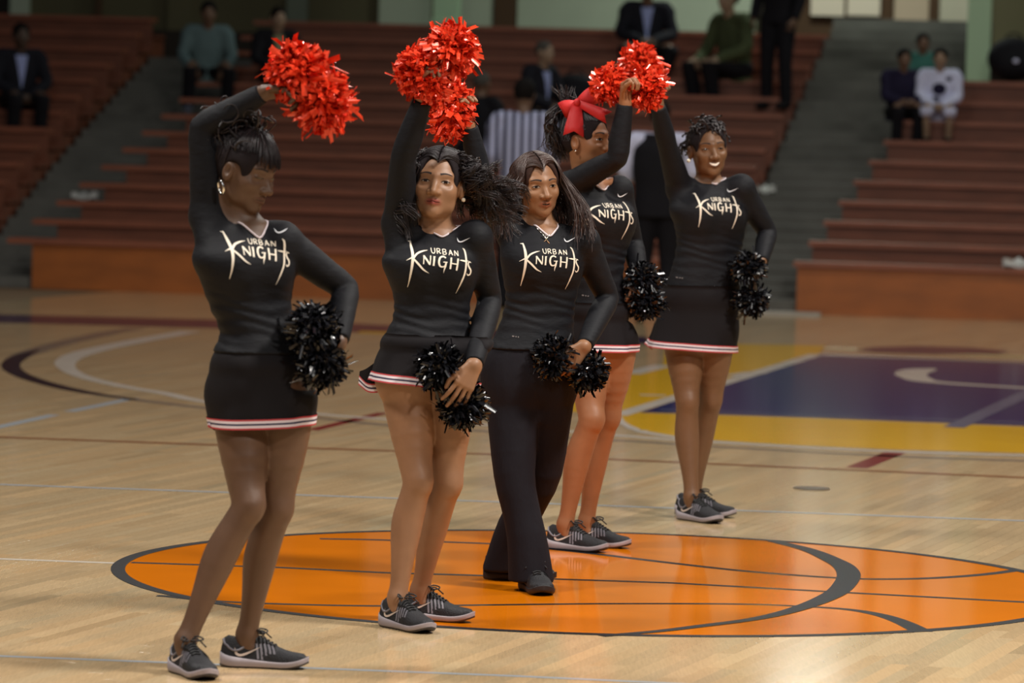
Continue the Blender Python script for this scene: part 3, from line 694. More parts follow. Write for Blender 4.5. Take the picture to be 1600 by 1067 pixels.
    for s_ in 'RL': put_shoe(root, sp.get('shoes', 'grey'), SHOES_BLACK if sp.get('shoes') == 'black' else SHOES_GREY, ank[s_][0], ank[s_][1], base, sp.get('shoescale', 1.0))
    return dict(root=root, base=base, HC=HC, HR=HR, hs=hs, nb=nb, st=st, ht=ht, J=J, fr=fr, D=D)
def hl(f, x, y, z): return f['HC'] + (np.array([x, y, z]) * f['hs']) @ f['HR']
def scalp(f, m, thick=.009, low=-.05, face=((0, .105, -.035), (.068, .080, .108)), bumps=.0, back=None):
    Fd = Field(); HC, HR, s = f['HC'], f['HR'], f['hs']
    def fn(X, Y, Z):
        dx, dy, dz = X - HC[0], Y - HC[1], Z - HC[2]
        x = (dx * HR[0][0] + dy * HR[0][1] + dz * HR[0][2]) / s; y = (dx * HR[1][0] + dy * HR[1][1] + dz * HR[1][2]) / s; z = (dx * HR[2][0] + dy * HR[2][1] + dz * HR[2][2]) / s
        d = d_ell(x, y, z, (0, -.015, .022), (.071 + thick, .092 + thick, .083 + thick))
        if bumps: d = d + bumps * np.sin(x * 260 + 3 * np.sin(z * 60)) * np.sin(y * 190 + 2 * np.sin(x * 80))
        d = -smin(-d, d_ell(x, y, z, *face), .012)
        ear = d_ell(np.abs(x), y, z, (.078, .006, -.014), (.024, .030, .036)); d = -smin(-d, ear, .008)
        return np.maximum(d, low - z) * s
    Fd.add(fn, HC - .13 * s, HC + .13 * s)
    V, Q = Fd.mesh(.005); mc = mat(m.name + '_base', tuple(.75 * c for c in m.node_tree.nodes['Principled BSDF'].inputs['Base Color'].default_value[:3]), .85, .15); return link('hair', rawmesh('hair', V - f['base'], Q, mc), f['root'])

# ------------------------------------------------------------------ the hall: floor, court paint, stands, wall
PSI = math.radians(7.0); EX = np.array([math.cos(PSI), -math.sin(PSI), 0]); EY = np.array([math.sin(PSI), math.cos(PSI), 0]); O0 = G(50, 451)
def Bp(a, b, z): return O0 + EX * a + EY * b + np.array([0, 0, z])
def pix(p):
    d = np.asarray(p) - CAMP; k = F / (d @ FWD); return CX + k * (d @ RIGHT), CY - k * (d @ UP)
def a_at(u, b, z):
    a = 0.0
    for _ in range(6):
        f0 = pix(Bp(a, b, z))[0]; a += (u - f0) / ((pix(Bp(a + .01, b, z))[0] - f0) / .01)
    return a
AX = np.array([EX, EY, [0, 0, 1.0]])

# floor of maple strips
BRG = math.radians(17.0); FT = np.array([math.sin(BRG), math.cos(BRG), 0]); FS = np.array([math.cos(BRG), -math.sin(BRG), 0])
WOOD = mat('maple_floor', (.485, .342, .190), .13, .4, noise=.10, nscale=5, attr='tone', stretch=(26, 1.6, 1), coat=.0)
WOOD.node_tree.nodes['Mapping'].inputs['Rotation'].default_value = (0, 0, BRG); WOOD.node_tree.nodes['Mapping'].vector_type = 'TEXTURE' if False else 'POINT'
SUB = mat('floor_joint', (.20, .13, .07), .7)
fm = MB(); fm.box((2, 27, -.06), (26, 30, .055)); floor = fm.build('floor', SUB); tag(floor, kind='structure')
boards = []
WB = .057
for si in range(-260, 230):
    s0 = si * WB; t = np.arange(8, 46, .1); pts = FS * (s0 + WB / 2) + FT[None] * t[:, None]
    ok = (pts[:, 1] > 12.3) & (pts[:, 1] < 41.5) & (np.abs(pts[:, 0]) < .135 * pts[:, 1] + 2.2)
    if not ok.any(): continue
    t0, t1 = t[ok].min() - random.random(), t[ok].max() + .3
    while t0 < t1:
        l = random.uniform(.45, 1.35); tone = float(np.clip(random.gauss(1.0, .065), .82, 1.16)); hue = random.gauss(0, .025)
        boards.append((s0, t0, min(l, 9), tone, hue)); t0 += l
def board_geo(s0, t0, l):
    g, c, zb = .0001, .0003, .0003
    q = []
    for i, zz in ((g, -zb), (g + c, 0)):
        q += [FS * (s0 + i) + FT * (t0 + i), FS * (s0 + WB - i) + FT * (t0 + i), FS * (s0 + WB - i) + FT * (t0 + l - i), FS * (s0 + i) + FT * (t0 + l - i)]
        for p in q[-4:]: p[2] = zz
    return np.array(q), [(4, 5, 6, 7)] + [(k, (k + 1) % 4, 4 + (k + 1) % 4, 4 + k) for k in range(4)]
def inview(b):
    u, v = pix(FS * (b[0] + WB / 2) + FT * (b[1] + b[2] / 2)); return -40 < u < 1640 and v < 1090
near = sorted([b for b in boards if inview(b)], key=lambda b: (FS * b[0] + FT * (b[1] + b[2] / 2))[1])[:290]; ns = set(map(id, near))
for b in near:
    V, Fq = board_geo(*b[:3]); me = rawmesh('floor_board', V, Fq, WOOD, False); colattr(me, 'tone', np.array([[b[3] * (1 + b[4]), b[3], b[3] * (1 - b[4])]] * 8)); link('floor_board', me, floor)
mb = MB(); tones = []
for b in boards:
    if id(b) in ns: continue
    V, Fq = board_geo(*b[:3]); mb.add(V, Fq[:1]); tones += [[b[3] * (1 + b[4]), b[3], b[3] * (1 - b[4])]] * 8
o = mb.build('floor_boards_beyond', WOOD, floor, kind='stuff'); colattr(o.data, 'tone', np.array(tones))

# painted markings lie on the boards
def paint(name, c, rough=.13, noise=.06): return mat(name, c, rough, .32, noise=noise, nscale=3)
P_OR = paint('orange_court_paint', (.64, .165, .002), .10); P_BK = mat('black_court_paint', (.010, .009, .010), .45, .12, noise=.06); P_WH = paint('white_court_paint', (.62, .55, .47))
P_BL = paint('pale_blue_line_paint', (.40, .43, .46)); P_RB = paint('brown_line_paint', (.23, .075, .028)); P_RD = paint('dark_red_paint', (.20, .018, .02))
P_YE = paint('yellow_court_paint', (.72, .40, .012)); P_NV = paint('navy_key_paint', (.015, .019, .105)); P_PU = paint('purple_band_paint', (.045, .022, .06)); P_GR = paint('grey_line_paint', (.22, .17, .13)); P_LV = paint('faded_blue_paint', (.12, .125, .20))
ZL = [0]
def decal_poly(px, m, z, name='court_paint'):
    V = np.array([G(u, v, z) for u, v in px]); b = V.copy(); link(name, rawmesh(name, V, [list(range(len(V)))], m, False), floor)
def decal_world(V, Fs, m, name='court_line'): link(name, rawmesh(name, V, Fs, m, False), floor)
def line(px, w, m, z, n=None, name='court_line'):
    p = np.array([G(u, v)[:2] for u, v in px]); p = cat(p, n) if n else p
    V2, Fs = ribbon(p, w if np.isscalar(w) else (cat(np.column_stack([w, w]), n)[:, 0] if n else w)); decal_world(np.column_stack([V2, np.full(len(V2), z)]), Fs, m, name)
z1, z2, z3, z4 = .0006, .0011, .0016, .0021
# basketball circle in the middle of the court
cc = np.array([.344, 16.53]); R_ = 1.80; a = np.arange(160) * 2 * math.pi / 160; circ = np.column_stack([np.cos(a), np.sin(a)])
V = np.column_stack([cc + circ * (R_ - .02), np.full(160, z1)]); link('painted_ball', rawmesh('painted_ball', V, [list(range(160))], P_OR, False), floor)
V = np.column_stack([np.concatenate([cc + circ * R_, cc + circ * (R_ - .052)]), np.full(320, z3)]); decal_world(V, [(i, (i + 1) % 160, 160 + (i + 1) % 160, 160 + i) for i in range(160)], P_BK, 'ball_outline')
line([(205, 879), (232, 880), (440, 887), (600, 895), (772, 900), (870, 905), (1050, 911), (1320, 926), (1600, 941), (1690, 946)], .046, P_BK, z2, name='ball_seam')
line([(500, 842), (600, 844), (772, 850), (840, 856), (925, 865), (1050, 880), (1175, 893.5), (1315, 903.5), (1400, 905), (1475, 902.5), (1540, 897.5), (1590, 891)], .05, P_BK, z2, 60, 'ball_seam')
line([(245, 931), (262, 932), (332, 939), (440, 944), (600, 947), (800, 945), (950, 943.5), (1150, 944), (1250, 947.5), (1325, 952.5), (1375, 961), (1410, 972.5), (1440, 987)], [.04] * 9 + [.05, .06, .07, .08], P_BK, z2, 60, 'ball_seam')
line([(1205, 846), (1220, 848.5), (1265, 860), (1300, 875), (1320, 887), (1326, 902), (1312, 922), (1290, 935), (1260, 947), (1220, 959), (1170, 969), (1100, 978), (1025, 987), (940, 994)], [.05, .06, .07, .085, .09, .09, .085, .08, .07, .06, .05, .05, .045, .04], P_BK, z4, 60, 'ball_seam')
line([(-60, 871), (200, 880.5)], .045, P_WH, z1)
line([(-40, 1023.5), (800, 1056), (1100, 1070)], .036, P_BL, z1); line([(-60, 755), (800, 785), (1660, 816)], .05, P_BL, z2)
line([(-60, 681), (328, 695), (800, 711), (1660, 749)], .085, P_RB, z2); line([(487, 672), (600, 645)], .075, P_RD, z1); line([(1338, 731), (1402, 706)], .11, P_RD, z1)
line([(-20, 671), (85, 648)], .07, P_BL, z1); line([(108, 643), (210, 622)], .07, P_BL, z1)
line([(215, 513), (172, 520), (86, 539), (34, 556), (17, 569), (26, 582), (65, 597), (129, 612), (216, 625), (328, 638), (487, 652), (603, 664), (760, 674), (900, 685), (1000, 690), (1120, 698), (1400, 713), (1660, 722)], [.16] * 3 + [.14, .11, .10, .10] + [.11] * 11, P_GR, z1, 120)
line([(60, 546), (34, 556), (17, 569), (26, 582), (65, 597), (129, 612), (216, 625)], [.02, .11, .12, .12, .12, .11, .03], paint('dark_arc_paint', (.011, .010, .020)), z2, 60)
line([(297, 518), (194, 537), (129, 552), (103, 565), (108, 578), (138, 591), (194, 604), (259, 615), (323, 628), (487, 646), (603, 655), (760, 664), (960, 680), (1100, 690), (1400, 706), (1660, 713)], [.16] * 3 + [.14, .11] + [.10] * 11, P_WH, z2, 120)
decal_poly([(870, 642), (868, 612), (900, 600), (985, 583), (1036, 572), (1040, 535), (1290, 540), (1278, 555), (1000, 645), (962, 647)], P_YE, z1)
decal_poly([(968, 655), (975, 663), (1000, 671), (1050, 680), (1110, 687), (1250, 695), (1400, 702), (1680, 710), (1680, 670), (1300, 655), (1100, 648), (1000, 645), (972, 648)], P_YE, z1)
decal_poly([(1000, 644), (1275, 555), (1450, 562), (1680, 571), (1680, 668), (1300, 653), (1100, 646)], P_NV, z2)
line([(965, 649), (1276, 554)], .11, P_WH, z3); decal_poly([(966, 647), (972, 645), (971, 650), (976, 658), (985, 664), (1000, 670), (999, 675), (980, 669), (967, 661), (963, 654)], P_WH, z4)
line([(999, 672.5), (1010, 676), (1060, 684), (1120, 690.5), (1250, 698.5), (1400, 705.5), (1680, 714)], .075, P_WH, z3, 50)
line([(985, 584), (1036, 571)], .14, P_WH, z2); line([(1000, 617), (1040, 618)], .10, P_WH, z2); line([(1145, 588), (1185, 582)], .16, P_WH, z4)
line([(1030, 640), (1350, 651), (1680, 664)], .09, P_LV, z3); line([(1278, 554), (1680, 569)], .16, mat('pinkish_line', (.23, .14, .13), .35), z3)
line([(1458, 576), (1440, 578), (1424, 583), (1430, 590), (1470, 598), (1680, 611)], [.05, .20, .22, .20, .18, .16], P_WH, z3, 40)
line([(1490, 668), (1680, 580)], .12, P_LV, z4)
decal_poly([(-80, 489), (500, 503), (1012, 526), (1012, 538), (500, 517), (-80, 502)], P_PU, z1)
line([(560, 519), (760, 526)], .3, P_YE, z2); line([(1290, 543), (1560, 556), (1690, 562)], .3, mat('tan_worn_paint', (.36, .22, .07), .4), z1)
decal_poly([(1335, 547), (1365, 542), (1430, 540), (1520, 543), (1575, 548), (1560, 553), (1450, 553), (1370, 551)], P_PU, z2)
pc = G(1268, 763.5); mb = MB(); th = np.arange(28) * 2 * math.pi / 28
mb.add(np.concatenate([[pc + (.085 * math.cos(t), .10 * math.sin(t), z) for t in th] for z in (0, .004)]), [tuple(28 + i for i in range(28))] + [(i, (i + 1) % 28, 28 + (i + 1) % 28, 28 + i) for i in range(28)])
mb.build('floor_socket_cover', mat('dark_brass', srgb(88, 74, 58), .45, .5, .6), floor)

# stands
ST_W = mat('red_brown_bench', srgb(138, 78, 54), .45, .5, noise=.22, nscale=3, stretch=(1, 1, 5)); ST_R = mat('brown_riser', srgb(116, 65, 44), .5, .45, noise=.22, nscale=3, stretch=(1, 1, 5))
ST_F = mat('varnished_front', srgb(158, 88, 34), .42, .5, noise=.2, nscale=2.5, stretch=(1, 1, 3)); CONC = mat('grey_concrete', srgb(98, 97, 92), .9, .3, noise=.25, nscale=2.2)
DW = .72
def stand(name, label, hfun, uL, uR, n, over):
    a0 = a_at(uL(0), 0, .3); root = empty(name, Bp(a0, 0, 0), label, 'bleachers'); base = Bp(a0, 0, 0)
    for i in range(n):
        h, b = hfun(i), DW * i; zl = hfun(i - 1) - .18 if i else 0.0
        al, ar = a_at(uL(i), b, h), a_at(uR(i), b, h)
        al2 = a_at(uL(i) - over, b, h)
        top = h - .045
        MB().box(Bp((al + ar) / 2, b + .045, (top + zl) / 2), ((ar - al) / 2, .02, (top - zl) / 2), AX).build('riser_board', ST_F if i == 0 else ST_R, root, False, base)
        for q, (b0, b1) in enumerate(((-.02, .145), (.155, .32))):
            MB().box(Bp((al2 + ar) / 2, b + (b0 + b1) / 2, h - .0225), ((ar - al2) / 2, (b1 - b0) / 2, .0225), AX).build('seat_board', ST_W, root, False, base)
        MB().box(Bp((al + ar) / 2, b + .55, h - .20), ((ar - al) / 2, .22, .02), AX).build('foot_board', ST_R, root, False, base)
        for aa in (al + .03, ar - .03):
            MB().box(Bp(aa, b + .38, (h - .24) / 2), (.025, .34, (h - .24) / 2), AX).build('end_panel', ST_R, root, False, base)
    return root
HL = lambda i: .44 + .15 * i + .001 * i * i if i >= 0 else 0
HR_ = lambda i: .45 + .155 * i + .003 * i * i if i >= 0 else 0
stand('bleachers', 'long red-brown wooden bleachers behind the dancers, between two grey aisles', HL, lambda i: 50 + 40 * i - .8 * i * i, lambda i: 1112 + 14 * i, 14, 38)
stand('bleachers', 'red-brown wooden bleachers at the right, beside the green column', HR_, lambda i: 1246 + 23.5 * i, lambda i: 2300, 10, 6)
stand('bleachers', 'dark wooden bleachers cut off at the left edge, across the left aisle', HL, lambda i: -900, lambda i: -66 + 23.3 * i, 14, 0)
def aisle(name, hf, uL, uR, n, dz):
    root = tag(empty(name, Bp(a_at(uL(0), 0, .1), .1, 0)), kind='structure'); base = np.array(root.location)
    for i in range(n):
        b = DW * i; h = max(hf(i) - dz, .04); al, ar = a_at(uL(i), b, h) + .01, a_at(uR(i), b, h) - .01
        for k in (0, 1):
            hz_ = h + k * (hf(i + 1) - hf(i)) / 2; d0 = b + .12 + k * DW / 2
            MB().box(Bp((al + ar) / 2, d0 + DW / 4, hz_ / 2), ((ar - al) / 2, DW / 4, hz_ / 2), AX).build('step', CONC, root, False, base)
aisle('stair_left', HL, lambda i: -64 + 23.3 * i, lambda i: 48 + 40 * i - .8 * i * i, 13, .34)
aisle('stair_right', HR_, lambda i: 1114 + 14 * i, lambda i: 1244 + 23.5 * i, 14, .34)
MB().box(Bp(a_at(1195, -.15, 0), -.18, .012), (.48, .10, .012), AX).build('trim_1', mat('pale_sill', srgb(165, 160, 150), .6)); tag(bpy.data.objects['trim_1'], kind='structure')
# back wall, upper walk, columns, door
WL = {k: mat('wall_' + k, srgb(*c), .85, .3, noise=.06, nscale=1.5) for k, c in dict(olive=(96, 90, 66), green=(182, 192, 170), pale=(178, 204, 170), grey=(120, 128, 112), beige=(196, 176, 152), cream=(200, 194, 172), brown=(84, 62, 44), dark=(46, 40, 34)).items()}
BW = 14 * DW + 1.9
MB().box(Bp(5, BW + .12, 3.2), (17, .1, 3.2), AX).build('wall_back', WL['olive']); wall = tag(bpy.data.objects['wall_back'], kind='structure')
MB().box(Bp(5.4, 14 * DW + .95, 1.22), (16.5, .93, 1.22), AX).build('trim_2', WL['dark']); tag(bpy.data.objects['trim_2'], kind='structure')
def wpanel(u0, u1, v0, v1, m, proud=.03, name='wall_panel', parent=None):
    b = BW - proud; z0 = P(u0, v1, 50)[2]; zt = P(u0, v0, 50)[2]; a0, a1 = a_at(u0, b, 2.6), a_at(u1, b, 2.6)
    return MB().box(Bp((a0 + a1) / 2, b + .02, (z0 + zt) / 2), ((a1 - a0) / 2, .02 + proud * .5, (zt - z0) / 2), AX).build(name, m, parent if parent is not None else wall)
for u0, u1, v1, k, pr in ((-60, 15, 60, 'dark', .03), (16, 45, 60, 'green', .06), (150, 158, 60, 'brown', .05), (262, 300, 60, 'olive', .04), (448, 480, 60, 'grey', .06), (592, 672, 60, 'green', .04), (720, 770, 60, 'green', .04), (772, 806, 60, 'brown', .06), (808, 1180, 60, 'green', .04), (1186, 1238, 100, 'dark', .05), (1396, 1450, 110, 'beige', .04), (1451, 1466, 110, 'brown', .06), (1467, 1515, 120, 'cream', .05), (1552, 1700, 130, 'olive', .04)):
    wpanel(u0, u1, -160, v1, WL[k], pr)
wpanel(226, 420, 62, 92, WL['green'], .05); wpanel(-60, 445, 92, 108, WL['dark'], .07); wpanel(255, 430, 50, 61, WL['dark'], .08, 'rail')
dr = tag(wpanel(1240, 1394, -160, 84, WL['brown'], .06, 'door_1'), kind='structure'); dr.parent = None
DP = mat('frosted_door_pane', srgb(232, 218, 196), .5)
for u0, u1 in ((1266, 1318), (1323, 1374)): wpanel(u0, u1, -120, 23, DP, .12, 'door_pane', dr)
wpanel(1242, 1392, 70, 82, WL['beige'], .10, 'door_sill', dr); wpanel(1318, 1394, 44, 70, WL['olive'], .10, 'door_kick_panel', dr)
def column(u0, u1, vb, b, label):
    z0 = P((u0 + u1) / 2, vb, 40 + b)[2]; a0, a1 = a_at(u0, b, 2.2), a_at(u1, b, 2.2); c = Bp((a0 + a1) / 2, b, z0); r = (a1 - a0) / 2
    root = empty('column', c, label, 'column'); M_ = mat('pale_green_column', srgb(176, 206, 170), .6, .4)
    MB().box(c + (0, 0, 2.4), (r * .92, r * .92, 2.4), AX).build('shaft', M_, root, False, c)
    MB().box(c + (0, 0, .04), (r, r, .04), AX).build('plinth', M_, root, False, c)
column(1508, 1548, 148, DW * 10.4, 'pale green square column rising from the right bleachers')
column(676, 717, 44, 14 * DW + .9, 'pale green column against the wall above the long bleachers')

# ------------------------------------------------------------------ five dancers
dark_hair = mat('black_hair', srgb(36, 29, 31), .42, .4); brown_hair = mat('dark_brown_hair', srgb(58, 39, 33), .38, .5)
SPECS = {}
SPECS['A'] = dict(vneck=0.047, key='a', D=13.6, label='cheerleader at the far left, eyes lowered, hair pinned up, silver hoop earring', skin=(.105, .055, .032), yaw=30,
    torso=[(362, 322, 446, .088, 30, 0), (402, 308, 457, .100, 30, 0), (440, 319, 453, .092, 30, 0), (480, 333, 450, .082, 28, 0), (520, 348, 456, .080, 26, 0), (552, 343, 466, .092, 25, 0), (590, 337, 478, .104, 25, 0), (628, 336, 482, .105, 25, 0)], bustv=418,
    neck=(386, 348, .01), shR=(326, 338, .02), elR=(317, 200, .0), wrR=(412, 145, -.05), shL=(440, 376, .0), elL=(539, 451, .10), wrL=(530, 534, -.06), hipR=(376, 622, 0), hipL=(446, 622, 0), knR=(388, 790, -.10), knL=(432, 795, .0), legyaw=48,
    footR=(292, -.14, 26), footL=(388, .06, 84), head=(386, 266, .0, 56, -16, -3, 1.06), handR=((.97, -.1, .12), (.1, -.5, -.86), (.1, -.6, .3), 1.0), handL=((-.85, -.28, -.45), (-.4, .6, -.6), (-.3, -.8, .2), 1.0),
    eye=.25, hem=548, text=(413, 393, .205, 0), lip=(.85, .6, .6), skirt=[(547, 345, 467), (580, 333, 479), (622, 331, 485), (662, 330, 489)], skirthem=(-.012, .006), skirtyaw=22, skirtb=.120, flap=([(338, 600, -.02), (332, 625, -.03), (330, 650, -.03)], [(336, 672, -.02), (330, 668, -.05), (325, 664, -.06)]))
SPECS['B'] = dict(vneck=0.012, key='b', D=14.9, label='cheerleader second from left, long black curls flying, dark red lips, raised chin', skin=(.255, .130, .070), yaw=12,
    torso=[(365, 618, 742, .088, 12, 0), (405, 603, 745, .102, 12, 0), (432, 608, 743, .094, 14, 0), (465, 618, 733, .082, 16, 0), (494, 618, 730, .080, 18, 0), (527, 608, 733, .094, 20, 0), (562, 596, 738, .104, 22, 0), (598, 588, 742, .105, 22, 0)], bustv=420,
    neck=(685, 364, .01), shR=(624, 350, .01), elR=(630, 246, -.10), wrR=(661, 154, -.16), shL=(742, 372, .0), elL=(765, 470, .08), wrL=(741, 570, -.20), hipR=(634, 585, 0), hipL=(702, 585, 0), knR=(653, 752, -.10), knL=(699, 755, .0), legyaw=38,
    footR=(622, -.12, 36), footL=(657, .13, 74), head=(685, 288, .0, -6, 9, -4, 1.07), handR=((.15, -.1, .98), (.7, -.7, 0), (-.6, -.6, 0), 1.0), handL=((-.40, -.22, -.88), (-.35, .93, -.1), (-.9, -.3, .3), (.35, .3, .35, .4)),
    eye=.72, hem=522, text=(689, 407, .222, 0), lip=(.85, .30, .42), skirt=[(521, 612, 731), (546, 597, 738), (580, 584, 743), (610, 576, 745)], skirthem=(.035, .0), skirtyaw=20, skirtb=.122, flap=([(586, 566, .02), (572, 576, .03), (562, 580, .04)], [(596, 612, .02), (576, 612, .03), (560, 600, .04)]))
SPECS['C'] = dict(vneck=0.04, key='c', D=16.15, label='young woman in black trousers in the middle of the line, straight brown hair, cross pendant', skin=(.235, .112, .055), yaw=18,
    torso=[(368, 798, 906, .086, 18, 0), (398, 787, 909, .098, 18, 0), (428, 788, 906, .090, 18, 0), (462, 793, 898, .080, 18, 0), (491, 789, 894, .080, 18, 0), (526, 777, 893, .094, 20, 0), (560, 765, 890, .103, 22, 0), (600, 765, 888, .103, 22, 0)], bustv=414,
    neck=(848, 352, .01), shR=(800, 362, .02), elR=(752, 285, .10), wrR=(733, 196, .05), shL=(912, 378, .0), elL=(949, 466, .10), wrL=(913, 541, -.15), hipR=(800, 590, 0), hipL=(858, 590, 0), knR=(804, 745, -.08), knL=(846, 738, .06), legyaw=18,
    footR=(830, -.12, 14), footL=(789, .22, 76), head=(840, 289, .0, 20, -2, 5, 1.0), handR=((-.3, .0, .95), (.7, -.7, 0), (-.6, -.6, 0), 1.0), handL=((-.62, -.16, -.76), (-.45, .85, -.2), (-.7, -.4, .5), (.4, .35, .4, .5)),
    eye=.82, parted=1, hem=531, text=(863, 406, .222, 3), lip=(.95, .58, .55), pants=522, shoes='black')
SPECS['D'] = dict(vneck=0.025, key='d', D=17.6, label='cheerleader in profile with a red hair bow and black ponytail, face half behind raised arm', skin=(.255, .110, .050), yaw=36,
    torso=[(300, 888, 968, .086, 36, 0), (330, 886, 984, .098, 36, 0), (360, 892, 986, .090, 36, 0), (400, 900, 974, .080, 36, 0), (440, 900, 970, .082, 36, 0), (475, 896, 974, .094, 36, 0), (510, 892, 982, .102, 36, 0), (545, 890, 986, .102, 36, 0)], bustv=342,
    neck=(926, 287, .02), shR=(888, 292, -.02), elR=(964, 247, -.17), wrR=(977, 161, -.19), shL=(966, 298, .02), elL=(988, 378, .13), wrL=(1000, 432, .0), hipR=(918, 536, 0), hipL=(960, 536, 0), knR=(924, 655, -.10), knL=(949, 652, .04), legyaw=50,
    footR=(881, -.05, 60), footL=(914, .12, 66), head=(918, 219, .02, 58, 4, 0, 1.05), handR=((.05, -.1, .99), (.75, -.6, 0), (-.5, -.8, 0), 1.3), handL=((.1, -.2, -.97), (-.8, .5, 0), (-.3, -.8, 0), 1.0),
    eye=.8, hem=473, text=(960, 333, .215, 3), textyaw=36, skirt=[(472, 899, 974), (510, 893, 984), (545, 889, 988)], skirthem=(-.005, -.005), skirtyaw=30, skirtb=.120)
SPECS['E'] = dict(vneck=0.004, key='e', D=19.05, label='smiling cheerleader at the right of the line, short twisted hair, pearl earring', skin=(.150, .072, .034), yaw=22,
    torso=[(296, 1066, 1160, .086, 22, 0), (326, 1050, 1166, .100, 22, 0), (352, 1056, 1163, .092, 22, 0), (380, 1060, 1158, .084, 22, 0), (410, 1055, 1153, .084, 22, 0), (440, 1046, 1152, .094, 22, 0), (480, 1037, 1151, .102, 22, 0), (524, 1032, 1149, .102, 22, 0)], bustv=338,
    neck=(1109, 286, .01), shR=(1062, 294, .0), elR=(1043, 228, -.14), wrR=(1028, 165, -.26), shL=(1158, 294, .0), elL=(1199, 363, .10), wrL=(1189, 410, -.06), hipR=(1068, 516, 0), hipL=(1116, 516, 0), knR=(1074, 628, -.06), knL=(1110, 626, .04), legyaw=24,
    footR=(1077, -.10, 36), footL=(1080, .12, 70), head=(1106, 233, .0, 15, 2, 5, 1.04), handR=((-.1, -.3, .95), (.7, -.7, 0), (-.6, -.6, 0), 1.0), handL=((-.45, -.35, -.8), (-.75, .5, .1), (-.3, -.8, .2), 1.0),
    eye=.46, smile=1, hem=446, hemtilt=-.05, text=(1127, 322, .205, 4), lip=(.95, .62, .6), skirt=[(445, 1043, 1152), (480, 1030, 1151), (520, 1020, 1151), (546, 1012, 1151)], skirthem=(.01, -.01), skirtyaw=20, skirtb=.122, flap=([(1024, 500, -.02), (1019, 515, -.01), (1016, 524, .0)], [(1019, 546, -.03), (1012, 540, -.01), (1007, 536, .0)]))
FIG = {k: dancer(s) for k, s in SPECS.items()}

# hair -------------------------------------------------------------
def crown(f, az, el, th=.012):
    """place on the head: az 0 is the brow, el 90 the crown"""
    a, e = np.radians(az), np.radians(el)
    q = np.stack([(.071 + th) * np.cos(e) * np.sin(a), -.015 + (.092 + th) * np.cos(e) * np.cos(a), .022 + (.083 + th) * np.sin(e)], -1)
    return f['HC'] + (q * f['hs']) @ f['HR']
rs = np.random.default_rng(3)
def noise3(n, k, amp, fr=2):
    t = np.linspace(0, 1, k); ph = rs.uniform(0, 6.28, (n, 1, 3)); a = rs.normal(0, amp, (n, 1, 3)); w = rs.uniform(.6, 1.4, (n, 1, 3)) * fr * 6.28
    return a * np.sin(w * t[None, :, None] + ph) * t[None, :, None] ** .7
def fall(f, az, el0, el1, k1, tail, k2, th=(.012, .02), smoothn=26):
    """lock that follows the head from el0 to el1, then leaves it along the offsets in tail (world)"""
    e = np.linspace(el0, el1, k1); t = np.linspace(th[0], th[1], k1); h = np.array([crown(f, az, ee, tt) for ee, tt in zip(e, t)]); q = [h[-1] + np.asarray(o) for o in tail]
    return cat(np.vstack([h, np.array(q).reshape(-1, 3)]), smoothn)
def comb(f, y0, ph0, ph1, dy, th=.013, k=14):
    ph = np.radians(np.linspace(ph0, ph1, k)); y = y0 + dy * np.linspace(0, 1, k) ** 1.1
    c = np.sqrt(np.clip(1 - ((y + .015) / (.092 + th)) ** 2, .02, 1))
    q = np.stack([(.071 + th) * np.sin(ph) * c, y, .022 + (.083 + th) * np.cos(ph) * c], -1); return f['HC'] + (q * f['hs']) @ f['HR']
def side_comb(f, n, part=0):
    L = []
    for _ in range(n):
        s_ = rs.choice((-1, 1)); y0 = rs.uniform(-.085, .058) if rs.random() < .6 else rs.uniform(.045, .082); L.append(comb(f, y0, part + 2 * s_, s_ * rs.uniform(72, 112), -.012 - .035 * rs.random() - .25 * max(y0, 0) - 1.0 * max(y0 - .035, 0), rs.uniform(.010, .018)))
    return L
# A: pinned-up curls, swept fringe
f = FIG['A']; hA = scalp(f, dark_hair, .010, -.045, ((0, .112, -.030), (.070, .096, .120)))
L = []
for i in range(330):
    c = np.array([rs.normal(0, .030), -.076 + rs.normal(0, .034), .088 + rs.normal(0, .032)]); a = rs.uniform(0, 6.28); t = np.linspace(0, 1, 14)
    rad = rs.uniform(.012, .034); ax1 = unit(rs.normal(size=3)); ax2 = unit(np.cross(ax1, rs.normal(size=3)))
    p = c + (np.cos(a + 5 * t)[:, None] * ax1 + np.sin(a + 5 * t)[:, None] * ax2) * rad + t[:, None] * rs.normal(0, .012, 3)
    L.append(f['HC'] + (p * f['hs']) @ f['HR'])
strands('pinned_curls', L, .0048, .0024, dark_hair, f['root'], f['base'])
L = [fall(f, az, rs.uniform(70, 95), rs.uniform(4, 24) if az > -38 else rs.uniform(24, 44), 7, [], 0, (rs.uniform(.011, .020), rs.uniform(.011, .018)), 14) for az in np.concatenate([rs.uniform(-85, 70, 260)])]
strands('fringe', L, .0034, .0016, dark_hair, hA, f['base'])
L = [fall(f, az, 60, rs.uniform(-15, 10), 7, [], 0, (rs.uniform(.009, .016), rs.uniform(.009, .014)), 14) for az in np.concatenate([rs.uniform(95, 265, 260)])]
strands('swept_back_hair', L, .0036, .0018, dark_hair, hA, f['base'])
L = []
for az in rs.uniform(-128, -40, 240):
    a0 = crown(f, az, rs.uniform(2, 20) if az < -95 else rs.uniform(16, 42), .010); b0 = hl(f, rs.normal(-.015, .012), -.070 + rs.normal(0, .012), .085); m_ = (a0 + b0) / 2; m_ = f['HC'] + (m_ - f['HC']) * rs.uniform(1.10, 1.22); L.append(cat(np.array([a0, m_, b0]), 12))
strands('temple_hair', L, .0032, .0020, dark_hair, hA, f['base'])
